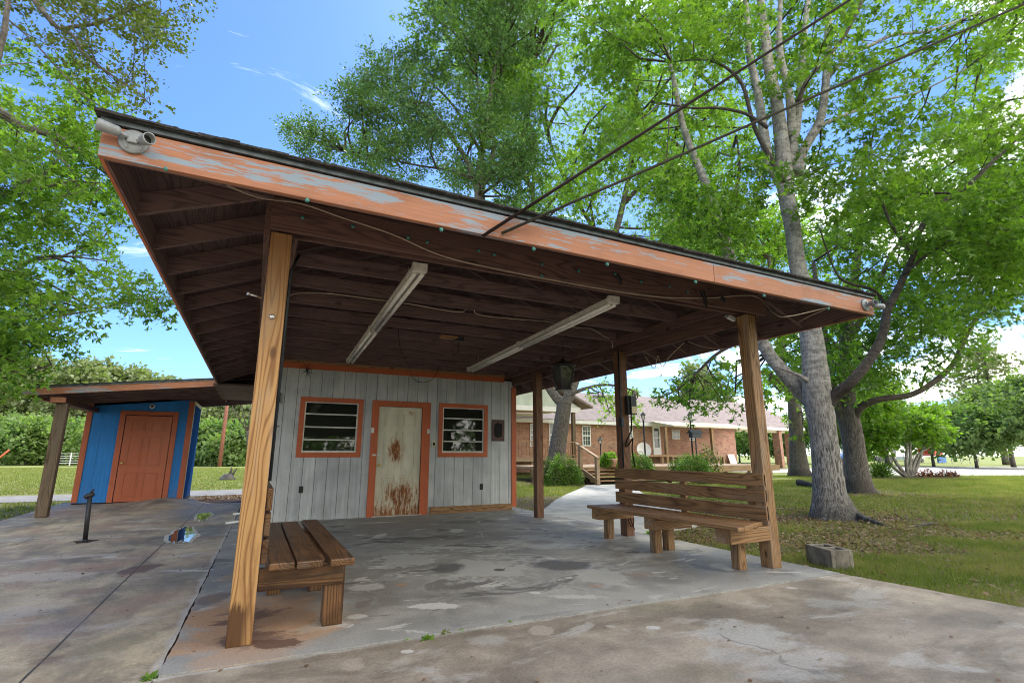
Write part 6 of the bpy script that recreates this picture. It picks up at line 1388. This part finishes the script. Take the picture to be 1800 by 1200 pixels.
def region(n, D0, D1, S0, S1, z=-.055, pw=1.0):
    u = rng.uniform(0, 1, n)**pw; D = D0+(D1-D0)*u; S = rng.uniform(S0, S1, n)*D
    return np.stack([FH[0]*D+Rn[0]*S, FH[1]*D+Rn[1]*S, np.full(n, z)], 1)
p = region(150000, 3.0, 9.5, .28, 1.15, pw=.6); p = p[~hardscape(p)]; k = (soil(p, rng) < .34) | (rng.uniform(0, 1, len(p)) < .16); A = p[k]
scatter_grass('lawn_grass', A, .048, .0035, M['grass'], 1)
p = region(170000, 9.0, 30, .0, 1.15, pw=.7); p = p[~hardscape(p)]; k = (soil(p, rng) < .50) | (rng.uniform(0, 1, len(p)) < .2); scatter_grass('lawn_grass', p[k], .06, .009, M['grass'], 2)
p = region(60000, 3.0, 16, .15, 1.15, pw=.6); p = p[~hardscape(p)]; k = (soil(p, rng) > .42) | (rng.uniform(0, 1, len(p)) < .42); p = p[k]
Vl, Fl = leaves(rng, p+np.array([0, 0, .012]), rng.normal(0, 1, p.shape)*np.array([1, 1, .1]), .05, 'broad', 2.0); o = fast('leaf_litter', Vl, Fl, M['litter']); o['kind'] = 'stuff'
p = region(110000, 10, 48, -1.15, -.25, pw=.8); x, y = p[:, 0], p[:, 1]; k = ~((x > -9.6+0*x) & (y < 12.4) & (x < 0)) & ~((x > -3.95) & (x < 1) & (y < 17.6)) & ~((y > 17.2) & (y < 20.7)) & (x < 3)
k &= ~((x > -9.6+np.maximum(0, y-8.5)*1.5-.2) & (y < 12.5)); scatter_grass('field_grass', p[k], .055, .013, M['grass'], 3)
p = region(9000, 9, 30, -1.1, -.3); x, y = p[:, 0], p[:, 1]; k = ((y > 15.8) & (y < 17.4) & (x > -1.3) & (x < .3)) | ((x < -3.9) & (rng.uniform(0, 1, len(p)) < .25) & (y > 12.5)) & ~((y > 17.2) & (y < 20.7))
p = np.concatenate([p[k], np.stack([rng.uniform(-1.3, .2, 1800), rng.uniform(15.8, 17.6, 1800), np.full(1800, -.05)], 1)])
Vl, Fl = leaves(rng, p+np.array([0, 0, .012]), rng.normal(0, 1, p.shape)*np.array([1, 1, .1]), .06, 'broad', 2.5); o = fast('leaf_litter', Vl, Fl, M['litter']); o['kind'] = 'stuff'
struct(MB().prism([(-1.35, 15.3), (0.0, 14.9), (0.3, 17.7), (-1.35, 17.6)], -.2, -.04).build('mulch_strip', M['mulch']))
rng = np.random.default_rng(9); n = 520; p = np.stack([rng.uniform(-6, 5.2, n), rng.uniform(.8, 9.5, n)**1.0, np.full(n, .004)], 1); p = p[~((p[:, 0] > 0.3) & (p[:, 1] > 3.4) & (rng.uniform(0, 1, n) < .75))]
Vl, Fl = leaves(rng, p, rng.normal(0, 1, p.shape)*np.array([1, 1, .05]), .026, 'broad', 3.5); o = fast('leaf_crumbs', Vl, Fl, M['litter']); o['kind'] = 'stuff'
# weeds in the joint
def weed(px, py, label, r, n, seed):
    q = onZ(px, py, 0); rng = np.random.default_rng(seed); a = rng.uniform(0, 6.28, n); P = np.tile([q[0], q[1], -.01], (n, 1))+rng.normal(0, r*.25, (n, 3))*np.array([1, .5, 0])
    D = np.stack([np.cos(a), np.sin(a), rng.uniform(.3, 1.4, n)], 1); o = fast('weed', *leaves(rng, P, D, r, 'oval', .2), M['lime'] if seed != 3 else M['grass']); tag(o, label, 'weed')
weed(268, 1188, 'broad bright weed at lower left slab corner', .05, 16, 1)
weed(750, 1122, 'largest grass weed in the front slab joint', .045, 26, 2)
weed(783, 1110, 'low yellowish weed in the joint right of largest weed', .03, 18, 3)
weed(812, 1106, 'tiny weed in the front joint at mid slab', .022, 14, 4)
weed(898, 1092, 'tiny weed in the front joint right of slab middle', .02, 14, 5)
weed(716, 1122, 'small weed in the joint left of largest weed', .022, 14, 6)
weed(1265, 1036, 'small reddish weed in the joint near right post', .018, 12, 7)
weed(1140, 938, 'green tuft at slab edge behind the right bench', .06, 30, 8)
# roots, logs and fallen sticks
def sticky(name, label, pts, rad, m, seed, cat): 
    mb = MB(); limb_mesh(mb, pts, rad, 9, seed, .10, 4); tag(mb.build(name, m, None, True), label, cat)
g0 = lambda px, py, z=.02: tuple(onZ(px, py, 0)+np.array([0, 0, z]))
sticky('surface_root', 'gnarled root running right from the largest maple', [g0(1475, 893, .10), g0(1515, 911, .03), g0(1545, 917, -.02), g0(1572, 920, -.05)], [.075, .05, .03, .012], M['bark'], 1, 'root')
sticky('fallen_stick', 'pale fallen stick on the lawn at right', [g0(1610, 922, -.02), g0(1630, 920, .0), g0(1650, 917, -.02)], [.012, .018, .008], M['bark'], 2, 'stick')
sticky('log', 'short curved log left of the largest maple', [tuple(onD(1403, 848, 20)), tuple(onD(1420, 851, 19.6)), tuple(onD(1432, 855, 19))], [.14, .12, .09], M['bark2'], 3, 'log')
st_ = thing('tree_stump', 'low grey stump with upright splinters on the left field', 'stump'); q = onD(400, 842, 25.0)
MB().lathe([(.42, -.1), (.33, .05), (.22, .18), (.16, .24)], (q[0], q[1], 0), (0, 0, 1), 14).build('base', M['bark'], st_, True)
MB().tube([(q[0]+.05, q[1], .15), (q[0]+.12, q[1], .42), (q[0]+.10, q[1], .55)], [.07, .05, .01], 6).tube([(q[0]+.15, q[1], .12), (q[0]+.28, q[1], .38), (q[0]+.36, q[1], .52)], [.07, .045, .01], 6).build('splinter', M['bark2'], st_)
# =================================================================== FAR CLUTTER
up_ = thing('utility_pole', 'reddish wooden utility pole on the far left field edge', 'utility pole'); q = onD(386, 818, 52); q2 = onD(393, 722, 52)
MB().tube([(q[0], q[1], -.1), (q[0], q[1], 7.9)], [.20, .15], 10).build('pole', M['pole'], up_, True)
MB().box(q[0]-1.1, q[0]+1.1, q[1]-.3, q[1]-.18, 7.2, 7.33).build('crossarm', M['pole'], up_)
cy_ = thing('crape_stub_tree', 'pollarded young tree left of the front left post', 'tree'); q = onD(433, 830, 26)
bb = MB(); limb_mesh(bb, [(q[0], q[1], -.05), (q[0], q[1], 1.2), (q[0]-.15, q[1], 2.3)], [.09, .08, .09], 8, 3)
for a in (-.7, -.35, 0, .3): bb.tube([(q[0]-.15, q[1], 2.25), (q[0]-.15+a*1.1, q[1], 3.4), (q[0]-.15+a*1.5, q[1], 4.4)], [.035, .022, .01], 5)
bb.build('trunk', M['bark2'], cy_, True)
gt = thing('farm_gate', 'white metal tube gate at far left behind the blue shed', 'gate'); a, b = onD(100, 815, 56), onD(150, 815, 56)
gm2 = MB()
for z in (.25, .5, .75, 1.0, 1.25): gm2.bar((a[0], a[1], z), (b[0], b[1], z), .05, .05)
gm2.build('rails', M['white'], gt); gm3 = MB()
for f_ in (0, .45, 1): p_ = a+(b-a)*f_; gm3.box(p_[0]-.05, p_[0]+.05, p_[1]-.05, p_[1]+.05, 0, 1.35)
gm3.build('stiles', M['white'], gt)
q = onD(0, 805, 50); tag(MB().tube([(q[0]-.8, q[1], -.1), (q[0]+.55, q[1], 1.6)], .09, 8).build('marker_pole', M['trim'], None, True), 'orange leaning marker pole at the far left edge', 'pole')
q = onD(1488, 824, 24); tag(MB().tube([(q[0]-.25, q[1], -.05), (q[0]+.1, q[1], .95)], .045, 8).build('marker_stake', M['red'], None, True), 'red leaning stake between the two big maples', 'stake')
ph = thing('playhouse', 'small red and blue plastic playhouse beyond the road', 'playhouse'); q = onD(1638, 806, 75)
MB().box(q[0]-1.2, q[0]+1.0, q[1]-1, q[1]+1, 1.0, 2.6).build('tower', M['red'], ph); MB().box(q[0]-.9, q[0]+1.2, q[1]-1.2, q[1]-1.01, 0, 1.0).build('slide', M['bluep'], ph)
MB().add([(q[0]-1.4, q[1]-1.2, 2.6), (q[0]+1.2, q[1]-1.2, 2.6), (q[0]+1.2, q[1]+1.2, 2.6), (q[0]-1.4, q[1]+1.2, 2.6), (q[0]-.1, q[1], 3.6)], [(3, 2, 1, 0), (0, 1, 4), (1, 2, 4), (2, 3, 4), (3, 0, 4)]).build('roof', M['trim'], ph)
bh = thing('basketball_hoop', 'dark basketball hoop on a pole beyond the road', 'basketball hoop'); q = onD(1654, 806, 75)
MB().tube([(q[0], q[1], 0), (q[0], q[1], 3.0)], .08, 8).build('pole', M['black'], bh); MB().box(q[0]-.9, q[0]+.9, q[1]-.1, q[1]-.02, 2.6, 3.6).build('backboard', M['red'], bh); MB().lathe([(.3, 0), (.32, .03), (.3, .05)], (q[0], q[1]-.5, 2.6), (0, 0, 1), 12).build('rim', M['trim'], bh)
fh = thing('trailer_home', 'long pale trailer home far beyond the road', 'house'); q0 = onD(1515, 804, 95); q1 = onD(1625, 804, 100)
d_ = nrm(q1-q0); n_ = np.array([-d_[1], d_[0], 0]); L_ = np.linalg.norm((q1-q0)[:2])
def fbox(b, u0, u1, v0, v1, z0, z1):
    vs = [(q0[0]+d_[0]*u+n_[0]*v, q0[1]+d_[1]*u+n_[1]*v, z) for z in (z0, z1) for u, v in ((u0, v0), (u1, v0), (u1, v1), (u0, v1))]
    return b.add(vs, [(0, 3, 2, 1), (4, 5, 6, 7), (0, 1, 5, 4), (1, 2, 6, 5), (2, 3, 7, 6), (3, 0, 4, 7)])
fbox(MB(), 0, L_, 0, 4, .3, 2.9).build('wall', M['white'], fh); fbox(MB(), -.3, L_+.3, -.3, 4.3, 2.91, 3.15).build('roof', M['galv'], fh)
for k in range(5): fbox(MB(), 1+k*2.3, 1.9+k*2.3, -.06, -.005, 1.2, 2.2).build('window', M['glassfar'], fh)
def car(px, D, label, m, L_=4.3):
    q = onD(px, 806, D); t = thing('parked_car', label, 'car', group='cars parked beyond the road'); x, y = q[0], q[1]
    prof = [(-L_/2, .35), (-L_/2, .85), (-L_*.32, .95), (-L_*.2, 1.4), (L_*.18, 1.42), (L_*.34, .98), (L_/2, .85), (L_/2, .35)]
    n = len(prof); vs = [(x+a, y-.85, b) for a, b in prof]+[(x+a, y+.85, b) for a, b in prof]
    MB().add(vs, [tuple(range(n)), tuple(range(2*n-1, n-1, -1))]+[(i, n+i, n+(i+1) % n, (i+1) % n) for i in range(n)]).build('body', m, t, bevel=.05)
    MB().box(x-L_*.2, x+L_*.18, y-.87, y-.852, 1.0, 1.33).build('window', M['glassfar'], t)
    for s in (-.32, .32): MB().lathe([(.31, 0), (.33, .05), (.33, .2), (.2, .22)], (x+s*L_, y-.90, .33), (0, 1, 0), 16).build('wheel', M['rubber'], t)
car(1545, 72, 'dark parked vehicle left of the pale trailer', M['darkmetal']); car(1600, 78, 'white parked car in front of pale trailer', M['white']); car(1480, 74, 'blue parked car glimpsed between the maple trunks', M['bluep'])
cf = thing('chain_fence', 'low grey wire fence along the far side of the road', 'fence'); a, b = onD(1500, 808, 64), onD(1720, 808, 70)
for k in range(14): p_ = a+(b-a)*k/13; MB().tube([(p_[0], p_[1], -.05), (p_[0], p_[1], 1.2)], .035, 6).build('post', M['galv'], cf)
fr2 = MB()
for z in (.15, .4, .65, .9, 1.18): fr2.bar((a[0], a[1], z), (b[0], b[1], z), .02, .02)
fr2.build('wires', M['galv'], cf)

# ---- put every thing's empty at the thing's own base
for t in [o for o in bpy.data.objects if o.type == 'EMPTY' and not o.parent]:
    ch = [o for o in bpy.data.objects if o.parent == t and o.type == 'MESH']
    if not ch: continue
    lo = np.array([1e9]*3); hi = -lo
    for c in ch:
        bb_ = np.array([tuple(v) for v in c.bound_box]); lo = np.minimum(lo, bb_.min(0)); hi = np.maximum(hi, bb_.max(0))
    b_ = Vector(((lo[0]+hi[0])/2, (lo[1]+hi[1])/2, lo[2])); t.location = b_
    for c in ch: c.location = -b_
